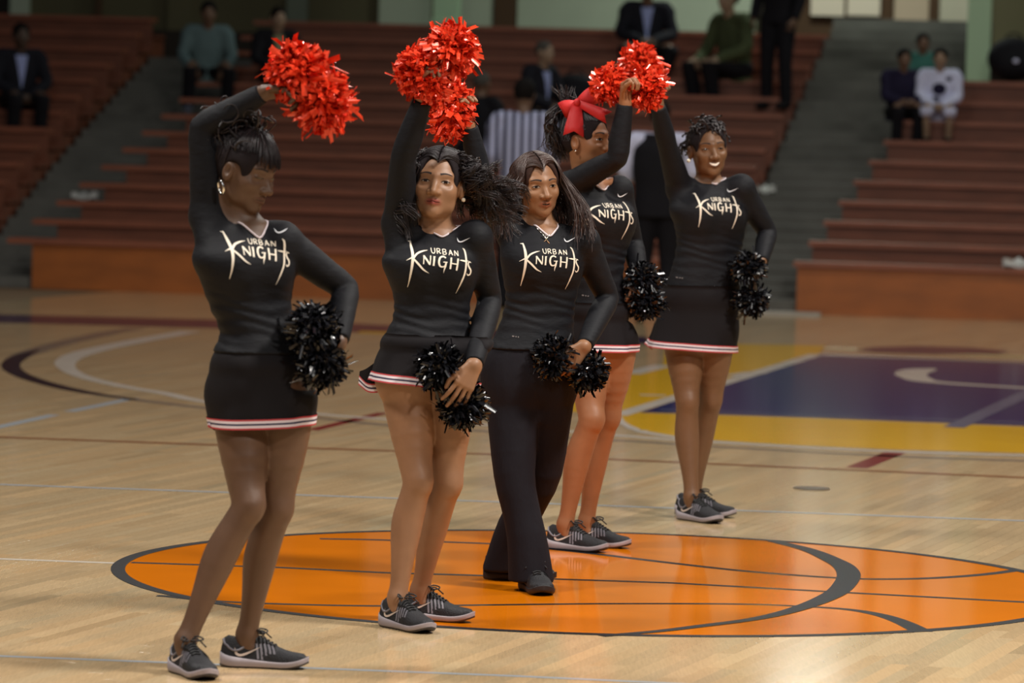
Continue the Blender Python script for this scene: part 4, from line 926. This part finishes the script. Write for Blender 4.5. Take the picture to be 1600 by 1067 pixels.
# B: long curls blown to the photo's right
f = FIG['B']; hB = scalp(f, dark_hair, .010, -.06, ((0, .112, -.026), (.069, .096, .132)))
L = []; t = np.linspace(0, 1, 34)
for c_ in range(100):
    right = c_ < 82
    if right:
        az = rs.uniform(58, 190); low = rs.random() < .66; dxe = rs.uniform(.05, .205) if low else rs.uniform(.03, .11); dz = -rs.uniform(.06, .19) if low else -rs.uniform(-.02, .06); dy = rs.normal(.03, .035)
        tail = [(.28 * dxe + .01, .3 * dy, -.01 + .2 * dz), (.62 * dxe, .7 * dy, .55 * dz), (dxe, dy, dz)]
    else:
        az = rs.uniform(255, 302); tail = [(-.012, -.02, -.05), (-.022 - .02 * rs.random(), -.05, -.12), (-.02 + rs.normal(0, .022), -.075, -.17 - .07 * rs.random())]
    el0, el1 = rs.uniform(60, 95), rs.uniform(-5, 35); amp0 = rs.uniform(.013, .025); ph = rs.uniform(0, 6.28); fq = rs.uniform(20, 30)
    for q in range(10):
        p = fall(f, az + rs.normal(0, 3), el0 + rs.normal(0, 4), el1 + rs.normal(0, 4), 6, [np.array(o) + rs.normal(0, .003, 3) for o in tail], 3, (.013, rs.uniform(.015, .024)), 34)
        amp = amp0 * rs.uniform(.8, 1.15) * np.clip((t - .28) / .35, 0, 1); ph_ = ph + rs.normal(0, .25)
        p = p + np.stack([amp * np.cos(fq * t + ph_) * .55, amp * np.sin(fq * t + ph_), amp * np.cos(fq * t + ph_ + .4)], -1); L.append(p)
strands('flying_curls', L, rs.uniform(.0028, .0052, len(L)), .0014, dark_hair, f['root'], f['base'])
L = side_comb(f, 620, 4)
strands('crown_hair', L, .0034, .0018, dark_hair, hB, f['base'])
# C: straight hair, parted, past the shoulders
f = FIG['C']; hC = scalp(f, brown_hair, .010, -.06, ((0, .112, -.026), (.068, .096, .132)))
L = []
for i in range(720):
    right = rs.random() < .55
    if right:
        az = rs.uniform(50, 175); k = rs.random(); tail = [(.035 + .03 * k, rs.normal(-.01, .015), -.07), (.05 + .065 * k, rs.normal(-.03, .025), -.14), (.045 + .085 * k + rs.normal(0, .008), rs.normal(-.05, .03), -.19 - .05 * rs.random())]
    else:
        az = rs.uniform(185, 308); k = rs.random(); tail = [(-.025 - .022 * k, rs.normal(0, .015), -.05), (-.035 - .03 * k, rs.normal(.01, .02), -.11), (-.03 - .03 * k + rs.normal(0, .01), rs.normal(.02, .03), -.17 - .04 * rs.random())]
    p = fall(f, az, rs.uniform(72, 98), rs.uniform(-12, 12), 7, tail, 3, (.012, .022), 22) + noise3(1, 22, .003, 1)[0]; L.append(p)
strands('long_straight_hair', L, rs.uniform(.0024, .0046, len(L)), .0010, brown_hair, f['root'], f['base'])
L = side_comb(f, 620, -8)
strands('crown_hair', L, .0030, .0016, brown_hair, hC, f['base'])
# D: high ponytail with red bow
f = FIG['D']; hD = scalp(f, dark_hair, .006, -.06, ((0, .112, -.036), (.069, .092, .112)))
pb = hl(f, 0, -.048, .124); L = []
for i in range(260):
    j = rs.normal(0, .010, 3); k = rs.random()
    if i < 34: tail = [j, (-.03 + rs.normal(0, .02), 0, .03), (-.05 + rs.normal(0, .035), rs.normal(0, .03), .065 + .03 * rs.random())]; tail = [tail[0], tail[1], (np.array(tail[1]) + np.array(tail[2])) / 2, tail[2]]
    else: tail = [j, (-.045 - .02 * k, rs.normal(.01, .02), .028 - .05 * k), (-.085 - .02 * k + rs.normal(0, .012), rs.normal(.02, .03), -.03 - .05 * k), (-.075 + rs.normal(0, .020), rs.normal(.02, .03), -.11 - .05 * rs.random()), (-.055 + rs.normal(0, .025), rs.normal(.02, .03), -.17 - .05 * rs.random())]
    L.append(cat(np.array([pb + np.asarray(q) for q in tail]), 18))
strands('ponytail', L, rs.uniform(.003, .005, len(L)), .0008, dark_hair, f['root'], f['base'])
L = []
for az in rs.uniform(-180, 180, 420):
    e0 = 8 if abs(az) > 60 else 30
    a0 = crown(f, az, e0 + rs.uniform(-25, 5) if abs(az) > 95 else e0 + rs.uniform(0, 10), .008); m_ = (a0 + pb) / 2; m_ = f['HC'] + (m_ - f['HC']) * rs.uniform(1.12, 1.20)
    L.append(cat(np.array([a0, m_, pb]), 12))
strands('slicked_hair', L, .0030, .0022, dark_hair, hD, f['base'])
BOWM = mat('red_grosgrain_ribbon', srgb(196, 38, 40), .55, .4, bump=.2, bscale=300); bw = MB(); bo = pb + np.array([.004, -.045, .020])
def loop_ribbon(dirx, tip, wid):
    d = unit(dirx); s = unit(np.cross(d, (0, -1, 0))); K = 11; V = []
    for side in (-1, 1):
        for t in np.linspace(0, 1, K):
            wv = wid * (.25 + .75 * math.sin(min(t * 1.9, 1.57))); p = bo + d * tip * t + np.array([0, -1, 0]) * side * .018 * math.sin(math.pi * min(t * 1.02, 1)) ** .7
            V += [p - s * wv, p, p + s * wv]
    Fq = [(b + i * 3 + j, b + i * 3 + j + 1, b + i * 3 + j + 4, b + i * 3 + j + 3) for b in (0, K * 3) for i in range(K - 1) for j in (0, 1)]
    bw.add(V, Fq)
loop_ribbon((.82, 0, .38), .090, .036); loop_ribbon((-.72, 0, -.42), .066, .034)
def tail_ribbon(d, ln, wid, n0):
    d = unit(d); s = unit(np.cross(d, (0, -1, 0))); V = []
    for t in np.linspace(0, 1, 7): 
        w_ = wid * (.45 + .55 * t); p = bo + d * ln * t + np.array([0, -1, 0]) * (.012 + .062 * t + .006 * math.sin(5 * t)); e = ln * .18 if t == 1 else 0
        V += [p - s * w_ + d * e, p, p + s * w_ + d * e]
    bw.add(V, [(i * 3 + j, i * 3 + j + 1, i * 3 + j + 4, i * 3 + j + 3) for i in range(6) for j in (0, 1)])
tail_ribbon((-.08, 0, -1), .112, .040, 0); tail_ribbon((.92, 0, -.40), .118, .026, 0); bw.ell(bo + (0, -.02, 0), (.014, .012, .016))
bow = bw.build('hair_bow', BOWM, f['root'], True, f['base']); sm = bow.modifiers.new('thickness', 'SOLIDIFY'); sm.thickness = .002
# E: short two-strand twists
f = FIG['E']; hE = scalp(f, dark_hair, .010, -.03, ((0, .112, -.028), (.071, .096, .124)), .002)
L = []
for i in range(190):
    az = rs.uniform(-180, 180); el = rs.uniform(-12, 90)
    if abs(az) < 62 and el < 37: continue
    if 62 <= abs(az) < 112 and el < 12: continue
    st_ = crown(f, az, el, .008); n_ = unit(st_ - f['HC']); g = unit(f['HR'][1] * .6 * (1 if el > 45 else .1) + np.array([0, 0, -.5]) + rs.normal(0, .45, 3)); t = np.linspace(0, 1, 12)
    ph = rs.uniform(0, 6.28); c1 = unit(np.cross(n_, g)); p = st_ + n_ * (.016 * np.sin(t * 2.6))[:, None] + g * (.048 * t)[:, None] + c1 * (.0045 * np.sin(16 * t + ph))[:, None]
    L.append(p)
strands('short_twists', L, .0066, .0048, dark_hair, f['root'], f['base'], 6)
# jewellery
def torus(c, r, R, ax1, ax2, name, m, parent, base):
    t = np.arange(24) * 2 * math.pi / 24; return MB().tube(c + R * (np.cos(t)[:, None] * ax1 + np.sin(t)[:, None] * ax2), r, 6, closed=True).build(name, m, parent, True, base)
f = FIG['A']; e = hl(f, -.083, -.012, -.040)
torus(e + np.array([-.004, -.004, -.020]), .0038, .020, unit(np.array([.35, -.8, .2])), np.array([-.25, 0, 1.0]), 'hoop_earring', SILVER, f['root'], f['base'])
f = FIG['B']; MB().ell(hl(f, .083, -.004, -.040), (.007,) * 3).build('pearl_earring', PEARL, f['root'], True, f['base'])
f = FIG['E']; MB().ell(hl(f, -.084, -.004, -.042), (.0085,) * 3).build('pearl_earring', PEARL, f['root'], True, f['base'])
f = FIG['D']; MB().ell(hl(f, -.082, -.004, -.040), (.005,) * 3).build('stud_earring', SILVER, f['root'], True, f['base'])
def hit(f, u, v, tree=None, lift=.003):
    d = unit(ray(u, v)); h = (tree or f['st']).ray_cast(Vector(CAMP), Vector(d), 60); return P(u, v, f['D'] - .1) if h[0] is None else np.array(h[0]) - d * lift
f = FIG['C']; ch = np.array([hit(f, u, v) for u, v in cat([(836, 353), (843, 361), (850, 366.5), (853.5, 369), (857, 366.5), (859, 362)], 16)])
nk = MB().tube(ch, .0016, 5).build('necklace', SILVER, f['root'], True, f['base']); c = hit(f, 853.5, 373.5, None, .006); pd = MB()
for dx, dz in ((.012, .016), (.012, -.016)): pd.tube([c - (dx, 0, dz), c, c + (dx, 0, dz)], [.0035, .002, .0035], 6)
for k_, u_, v_ in (('C', 800, 526), ('E', 1056, 434), ('D', 909, 462)):
    g_ = FIG[k_]; q_ = np.array([hit(g_, u_ + i * 1.8, v_ + i * .25, None, .002) for i in range(7)]); up_ = np.array([0, 0, .0045])
    MB().add(np.concatenate([q_, q_ + up_]), [(i, i + 1, i + 8, i + 7) for i in (0, 1, 3, 5)]).build('hem_print', mat('grey_print', srgb(120, 118, 120), .7), [c for c in g_['root'].children if c.name.startswith('shirt')][0], False, g_['base'])
pd.build('cross_pendant', SILVER, nk, True, f['base'])

# ------------------------------------------------------------------ pom-poms
RED_FOIL = mat('red_foil', (.76, .055, .018), .20, .7, .25); BLK_FOIL = mat('black_foil', (.006, .006, .008), .22, .5, 0)
def pom(lobes, m, label, group, n=600, wid=.0185, seed=1):
    g = np.random.default_rng(seed); c0 = np.mean([l[0] for l in lobes], 0); root = empty('pom_pom', c0, label, 'pom-pom', group)
    for i, (c, R) in enumerate(lobes):
        d = g.normal(size=(n, 3)); d /= np.linalg.norm(d, axis=1)[:, None]
        away = unit(c - c0) if len(lobes) > 1 else np.array([0, 0, 1.0])
        if len(lobes) > 1: d[(d @ away) < -.55] *= -1
        K = 7; t = np.linspace(.12, 1, K)[None, :, None]; ln = (R * g.uniform(.80, 1.03, n))[:, None, None]
        tv = np.cross(d, g.normal(size=(n, 3))); tv /= np.linalg.norm(tv, axis=1)[:, None]
        ben = g.normal(.30, .30, n)[:, None, None]; cen = c + d[:, None] * ln * t + tv[:, None] * ln * ben * t ** 3 - np.array([0, 0, 1.0]) * ln * .10 * t ** 2
        wv = np.cross(d, tv); roll = g.uniform(-1.2, 1.2, n)[:, None, None] * t; wd = wv[:, None] * np.cos(roll) + tv[:, None] * np.sin(roll)
        pr = np.interp(t[0, :, 0], [0, .3, .8, 1], [.30, .7, 1.05, .85])[None, :, None] * (wid * g.uniform(.7, 1.25, n))[:, None, None]
        nn = np.cross(d[:, None] + 0 * wd, wd); zig = (np.where(np.arange(K) % 2, 1, -1)[None, :, None] * .0022)
        mid = cen + nn * (zig + .0025)
        V = np.stack([cen - wd * pr * .5 + nn * zig, mid, cen + wd * pr * .5 + nn * zig], 2).reshape(-1, 3)
        b = (np.arange(n) * K * 3)[:, None, None] + (np.arange(K - 1) * 3)[None, :, None]; j = np.arange(2)[None, None]
        Q = np.stack([b + j, b + j + 1, b + j + 4, b + j + 3], -1).reshape(-1, 4)
        link('strands', rawmesh('strands', V - c0, Q, m, False), root, 'stuff')
    a, b = lobes[0][0], lobes[-1][0]
    if np.linalg.norm(a - b) < .02: a, b = a - (0, 0, .04), a + (0, 0, .04)
    MB().tube([a + (b - a) * t for t in np.linspace(.15, .85, 5)], .011, 8).build('handle', m, root, True, c0)
    return root
def PL(D, *ls): return [(P(u, v, D + dy), r) for u, v, dy, r in ls]
RG, BG = 'red pom-poms held overhead', 'black pom-poms held at the hip'
pom(PL(13.6, (468, 113, -.05, .098), (501, 152, -.05, .098)), RED_FOIL, 'big red pom-pom in the raised hand of the leftmost cheerleader', RG, seed=1)
pom(PL(14.9, (663, 108, -.16, .094), (702, 77, -.16, .094), (676, 130, -.18, .060)), RED_FOIL, 'red pom-pom raised by the second cheerleader, upper of the two stacked', RG, seed=2)
pom(PL(16.15, (704, 158, .05, .088), (706, 178, .05, .085)), RED_FOIL, 'smaller red pom-pom hanging just below another red pom-pom', RG, 480, seed=3)
pom(PL(17.6, (955, 129, -.14, .073), (1006, 136, -.14, .080)), RED_FOIL, 'red pom-pom gripped in the middle by the girl with the bow', RG, seed=4)
pom(PL(19.05, (1000, 97, -.24, .085), (1012, 120, -.24, .080)), RED_FOIL, 'red pom-pom behind the one gripped by the girl with the bow', RG, 480, seed=5)
pom(PL(13.6, (490, 512, -.10, .080), (500, 560, -.10, .080)), BLK_FOIL, 'black pom-pom at the hip of the leftmost cheerleader', BG, wid=.0125, n=760, seed=6)
pom(PL(14.9, (690, 574, -.15, .082), (722, 626, -.14, .084)), BLK_FOIL, 'black pom-pom under the spread fingers of the curly-haired cheerleader', BG, wid=.0125, n=760, seed=7)
pom(PL(16.15, (868, 556, -.13, .080), (916, 577, -.12, .074)), BLK_FOIL, 'black pom-pom held in front of the black trousers', BG, wid=.0125, n=760, seed=8)
pom(PL(17.6, (1004, 438, -.02, .076), (1008, 466, -.02, .076)), BLK_FOIL, 'black pom-pom at the hip of the girl with the bow', BG, wid=.0125, n=760, seed=9)
pom(PL(19.05, (1170, 420, -.10, .075), (1174, 464, -.10, .075)), BLK_FOIL, 'black pom-pom at the hip of the smiling cheerleader', BG, wid=.0125, n=760, seed=10)

# ------------------------------------------------------------------ people in the stands
def cloth(name, c, **k): return mat('cloth_' + name, srgb(*c), .85, .2, noise=.12, nscale=9, **k)
BLK = cloth('black', (22, 21, 26)); SUIT = cloth('dark_suit', (26, 26, 34)); TEAL = cloth('grey_teal', (92, 112, 114)); GREEN = cloth('olive_green', (70, 78, 52)); BLUE = cloth('pale_blue', (150, 160, 205)); NAVYC = cloth('navy', (32, 28, 52)); WHT = cloth('white', (205, 208, 235)); TEALG = cloth('sea_green', (60, 110, 100)); SHO = cloth('dark_shoe', (24, 22, 24)); WSH = cloth('white_shoe', (175, 180, 200))
HAIRM = mat('spectator_black_hair', srgb(24, 20, 19), .6); GREYH = mat('grey_stubble', srgb(90, 86, 80), .7)
STRP = mat('referee_stripes', (1, 1, 1), .85, .2); nt = STRP.node_tree; tcn = nt.nodes['Texture Coordinate']; wv = nt.nodes.new('ShaderNodeTexWave'); wv.inputs['Scale'].default_value = 4.4; wv.bands_direction = 'X'; cr = nt.nodes.new('ShaderNodeValToRGB'); cr.color_ramp.interpolation = 'CONSTANT'; cr.color_ramp.elements[0].color = (*srgb(70, 72, 92), 1); cr.color_ramp.elements[1].color = (*srgb(186, 190, 222), 1); cr.color_ramp.elements[1].position = .45
nt.links.new(tcn.outputs['Object'], wv.inputs['Vector']); nt.links.new(wv.outputs['Fac'], cr.inputs['Fac']); nt.links.new(cr.outputs[0], nt.nodes['Principled BSDF'].inputs['Base Color'])
SIT = dict(hip=(.09, 0, .09), knee=(.13, .40, .13), ank=(.12, .34, -.235), sh=(.18, .02, .50), el=(.25, .10, .26), wr=(.11, .30, .16), neck=(0, .03, .56), head=(0, .07, .70), t0=-.02, t1=.53)
STD = dict(hip=(.09, 0, .90), knee=(.10, .03, .49), ank=(.11, 0, .09), sh=(.19, 0, 1.42), el=(.24, -.02, 1.14), wr=(.23, .10, .90), neck=(0, .01, 1.48), head=(0, .03, 1.63), t0=.86, t1=1.45)
def spectator(label, loc, yaw, pose, top, legs, shoe, hair, skin, s=1.0, lean=0.0, hpitch=0, wr=None, bald=False, group=None, hyaw=None, collar=None, vest=None, female=False, knee=None, ankle=None, shorts=False, el=None):
    R = frame(yaw); hy = yaw if hyaw is None else hyaw; p = dict(pose); base = np.asarray(loc, float)
    if wr: p['wr'] = wr
    if el: p['el'] = el
    if knee: p['knee'] = knee
    if ankle: p['ank'] = ankle
    root = empty('person', base, label, 'person', group); zz0 = p['t0']
    def Wd(q, sg=1):
        x, y, z = q[0] * sg, q[1], q[2]; y += lean * max(0, z - zz0 - .1); return base + s * (np.array([x, y, z]) @ R)
    sk = mat('spectator_skin_%d' % int(1000 * skin[0]), skin, .5); T0, T1 = p['t0'], p['t1']; rows = []
    for t, a, b in ((0, .165, .115), (.3, .15, .105), (.6, .17, .115), (.85, .165, .105), (1, .09, .07)):
        z = T0 + (T1 - T0) * t; c = Wd((0, 0, z)); rows.append((c[2], c[0], c[1], a * s * (.92 if female else 1), b * s, yaw))
    tor = Torso(rows); Bd, Tp, Lg = Field(), Field(), Field(); HC = Wd(p['head']); HRm = frame(hy, hpitch)
    Tp.add(tor.fn, *tor.box(), k=.03); Lg.add(tor.fn, tor.box()[0], tor.box()[1], k=.03); Bd.add(tor.fn, *tor.box(), k=.03)
    cutz = rows[0][0] + (.16 * s if pose is SIT else .14 * s); Lg.post = [lambda X, Y, Z: Z - cutz + 0 * X + 0 * Y]
    if shorts: kz = base[2] + s * (p['knee'][2] - .09); Lg.post.append(lambda X, Y, Z: kz - Z + 0 * X + 0 * Y)
    for g in (-1, 1):
        S, E, Wp = Wd(p['sh'], g), Wd(p['el'], g), Wd(p['wr'], g); H_, K_ = Wd(p['hip'], g), base + s * (np.array([p['knee'][0] * g, p['knee'][1], p['knee'][2]]) @ R); A_ = base + s * (np.array([p['ank'][0] * g, p['ank'][1], p['ank'][2]]) @ R)
        d = unit(Wp - E)
        Tp.chain(np.array([Wd(p['neck']) + (0, 0, -.05 * s), S, S + (E - S) * .5, E, E + (Wp - E) * .5, Wp]), np.array([.05, .066, .058, .052, .046, .038]) * s, .03, 12, [(Wp, d)])
        Bd.chain(np.array([S, E, Wp]), np.array([.03, .028, .026]) * s, .01, 6); hand(Bd, Wp, d, R[1] * -.3 + R[0] * -g, R[1], .5, s * .98)
        Lg.chain(np.array([H_, (H_ + K_) / 2, K_, K_ + (A_ - K_) * .5, A_]), np.array([.10, .088, .070, .064, .058]) * s, .02, 12); Bd.chain(np.array([H_, K_, A_, A_ + R[1] * .06 + (0, 0, -.04)]), np.array([.05, .042, .036, .03]) * s, .01, 9)
        fo = R[1]; so = Field(); so.chain(np.array([A_ + (0, 0, -.045 * s) - fo * .03, A_ + fo * .08 * s + (0, 0, -.055 * s), A_ + fo * .17 * s + (0, 0, -.062 * s)]), np.array([.042, .040, .034]) * s, 0, 6, [((0, 0, A_[2] - .092 * s), (0, 0, -1))])
        so.chain(np.array([A_ + (0, 0, -.04 * s), A_ + (0, 0, .02 * s)]), np.array([.045, .045]) * s, .02); V, Q = so.mesh(.012); link('shoe', rawmesh('shoe', V - base, Q, shoe), root)
    Bd.chain(np.array([Wd(p['neck']) + (0, 0, -.06 * s), HC + (0, 0, -.07 * s)]), np.array([.055, .05]) * s, .02); Bd.add(head_fn(HC, HRm, s * 1.04), HC - .15, HC + .15, .012)
    V, Q = Bd.mesh(.012); b = link('body', rawmesh('body', V - base, Q, sk), root); colattr(b.data, 'tint', np.ones((len(V), 3)))
    V, Q = Lg.mesh(.014, inflate=.004); link('trousers', rawmesh('trousers', V - base, Q, legs), root)
    V, Q = Tp.mesh(.013, inflate=.008); tp = link('jacket' if top in (SUIT, GREEN, BLK) else 'shirt', rawmesh('shirt', V - base, Q, top), root); tr = bvh(V, Q)
    if collar:
        t_ = np.linspace(0, 1, 7); z1_, z0_ = p['t1'] - .02, p['t0'] + .22
        V2, Fs = fillrows(np.column_stack([.004 + .055 * (t_), z0_ + (z1_ - z0_) * t_]), np.column_stack([-.004 - .055 * t_, z0_ + (z1_ - z0_) * t_]), 4)
        mb = MB(); mb.add(project(V2 * s, tr, base + 0 * R[0], R[0], np.array([0, 0, 1.0]), R[1], .006), Fs); mb.build('shirt_front', collar, tp, True, base)
    if vest:
        Vf = Field(); Vf.add(tor.fn, *tor.box(), k=0); V, Q = Vf.mesh(.013, inflate=.034); link('vest', rawmesh('vest', V - base, Q, vest), root)
    scalp(dict(HC=HC, HR=HRm, hs=s * 1.04, base=base, root=root), GREYH if bald else hair, .003 if bald else .011, -.05 if not bald else -.02)
    return dict(root=root, base=base, tr=tr, R=R, top=tp, s=s)
def seat(row, u, hf=HL, zoff=0.0):
    b = DW * row + .14; z = hf(row); return Bp(a_at(u, b, z), b, z + zoff + .01)
dk = (.07, .04, .026); md = (.16, .09, .055); lt = (.30, .20, .13)
spectator('man in a grey-teal sweater sitting high on the long bleachers at left', seat(9, 322), 8, SIT, TEAL, BLK, WSH, HAIRM, md, 1.0, .12, -6, (.16, .34, .10), ankle=(.20, .30, -.235), knee=(.19, .40, .15))
spectator('woman in black with pale scarf sitting next to the man in teal sweater', seat(9, 428), 22, SIT, BLK, BLK, cloth('blue_shoe', (60, 60, 110)), HAIRM, lt, .95, .05, 0, None, female=True, collar=cloth('pale_scarf', (140, 136, 104)))
spectator('man in dark suit and blue shirt at the left edge, hands clasped', seat(7, 28), 20, SIT, SUIT, BLK, SHO, HAIRM, dk, 1.05, .0, 0, (.05, .28, .12), collar=BLUE, knee=(.13, .42, .12), ankle=(.13, .36, -.235))
spectator('balding man in black seated low behind the stacked red pom-poms', seat(5, 742), 150, SIT, BLK, BLK, SHO, HAIRM, md, 1.0, .05, 0, None, bald=True)
sp_ = spectator('official in a pale striped shirt with his back turned', Bp(a_at(806, -.8, .4), -.62, 0), 172, STD, STRP, BLK, SHO, HAIRM, md, 1.12, .10, -10, (.12, .30, 1.15))
spectator('bald man in blue shirt and open dark jacket facing right', seat(7, 838), 52, SIT, SUIT, SUIT, SHO, HAIRM, lt, 1.0, .02, 0, None, bald=True, collar=BLUE)
spectator('man in dark suit with blue shirt seated at the top, head out of frame', seat(11, 1008), 2, SIT, SUIT, BLK, SHO, HAIRM, md, 1.08, .04, 0, (.04, .30, .18), collar=BLUE, knee=(.22, .42, .1))
spectator('man in an olive green jacket seated near the right aisle', seat(10, 1148), -52, SIT, GREEN, BLK, SHO, HAIRM, lt, 1.18, .06, 0, (.10, .34, .14))
spectator('dark figure standing at the top of the right aisle', Bp(a_at(1212, 9 * DW, 1.7), 9 * DW, HR_(9) - .33), -30, STD, BLK, BLK, SHO, HAIRM, md, 1.0)
spectator('person in black vest and white sleeves standing behind the smiling cheerleader', Bp(a_at(1024, -2.4, .5), -2.4, 0), 176, STD, WHT, BLK, SHO, HAIRM, md, 1.03, 0, 0, (.06, .26, 1.12), vest=BLK, el=(.26, .02, 1.17))
spectator('child in navy top sitting first on the right bleachers', seat(7, 1406, HR_), 10, SIT, NAVYC, BLK, SHO, HAIRM, md, .84, .08, -4, (.08, .30, .20), el=(.205, .10, .26))
k = spectator('child in a white jersey sitting on the right bleachers', seat(7, 1466, HR_), -6, SIT, WHT, WHT, SHO, HAIRM, lt, .86, .04, 0, (.05, .28, .16), shorts=True, el=(.205, .10, .26))
spectator('child in sea-green sitting behind the two kids on the right bleachers', seat(8, 1438, HR_), 4, SIT, TEALG, NAVYC, SHO, HAIRM, md, .80, .0, 0, knee=(.08, .24, .12), ankle=(.08, .10, -.22), el=(.205, .10, .26))
t_ = np.linspace(0, 2 * math.pi, 15)[:-1]; mb = MB()
for cx_, cz_, rx_, rz_ in ((.0, .30, .07, .06), (-.03, .20, .035, .03), (.09, .40, .03, .02)):
    V2 = np.column_stack([cx_ + rx_ * np.cos(t_), cz_ + rz_ * np.sin(t_)]); mb.add(project(V2, k['tr'], k['base'], k['R'][0], np.array([0, 0, 1.0]), k['R'][1], .008), [tuple(range(14))])
mb.build('jersey_print', NAVYC, k['top'], True, k['base'])
# small things left lying about
PAPER = mat('white_paper', srgb(200, 200, 196), .7)
def scrap(p, s, label):
    g = np.random.default_rng(int(abs(p[0]) * 100)); mb = MB(); n = 7; V = []
    for i in range(n):
        for j in range(n): V.append((s[0] * (i / (n - 1) - .5), s[1] * (j / (n - 1) - .5), s[2] * (.5 + .5 * math.sin(i * 1.3 + 1) * math.cos(j * 1.1)) + g.uniform(0, s[2] * .25)))
    V = np.array(V); B_ = V.copy(); B_[:, 2] = np.maximum(V[:, 2] - .01, 0) * .3
    q = [(i * n + j, (i + 1) * n + j, (i + 1) * n + j + 1, i * n + j + 1) for i in range(n - 1) for j in range(n - 1)]; bd = [i * n for i in range(n)] + [(n - 1) * n + j for j in range(1, n)] + [i * n + n - 1 for i in range(n - 2, -1, -1)] + [j for j in range(n - 2, 0, -1)]
    mb.add(np.concatenate([V, B_]), q + [tuple(x + n * n for x in f[::-1]) for f in q] + [(bd[i], bd[(i + 1) % len(bd)], n * n + bd[(i + 1) % len(bd)], n * n + bd[i]) for i in range(len(bd))])
    o = mb.build('paper_scrap', PAPER, None, True); o.location = p; tag(o, label, 'paper')
def stepz(hf, i, k=0): return max(hf(i) - .34, .04) + k * (hf(i + 1) - hf(i)) / 2
def onstep(u, i, hf): z = stepz(hf, i); return Bp(a_at(u, DW * i + .30, z), DW * i + .30, z)
scrap(seat(0, 1592, HR_) - (0, 0, .01), (.26, .2, .08), 'white paper lying on the front seat of the right bleachers')
scrap(onstep(132, 4, HL), (.24, .16, .07), 'white paper scrap higher up the left aisle')
scrap(onstep(118, 2, HL), (.12, .12, .08), 'small white paper lower down the left aisle')
scrap(onstep(1196, 5, HR_), (.18, .16, .07), 'white paper scrap upper on the right aisle')
scrap(onstep(1176, 4, HR_), (.16, .16, .06), 'pale paper scrap lower on the right aisle')
def bag(p, s, label, m):
    root = empty('bag', p, label, 'bag'); Fd = Field(); p = np.asarray(p, float)
    Fd.ell(p + (0, 0, s[2]), (s[0], s[1], s[2]), 0); Fd.ell(p + (0, -s[1] * .6, s[2] * .7), (s[0] * .7, s[1] * .6, s[2] * .6), .04); Fd.post = [lambda X, Y, Z: p[2] - Z + 0 * X + 0 * Y]
    V, Q = Fd.mesh(.016); link('pack', rawmesh('pack', V - p, Q, m), root)
    t = np.linspace(0, math.pi, 9); MB().tube(np.column_stack([p[0] + .08 * np.cos(t), p[1] + 0 * t, p[2] + 2 * s[2] - .01 + .05 * np.sin(t)]), .010, 6).build('carry_loop', m, root, True, p)
    return root
r = bag(seat(9, 1582, HR_), (.26, .16, .22), 'black backpack with a small white mark beside the green column', BLK)
MB().ell(np.array([.0, -.245, .20]), (.03, .006, .022)).build('white_mark', WHT, r, True)
bag(seat(8, 898), (.26, .18, .17), 'black bag on the bench behind the man in blue shirt', BLK)
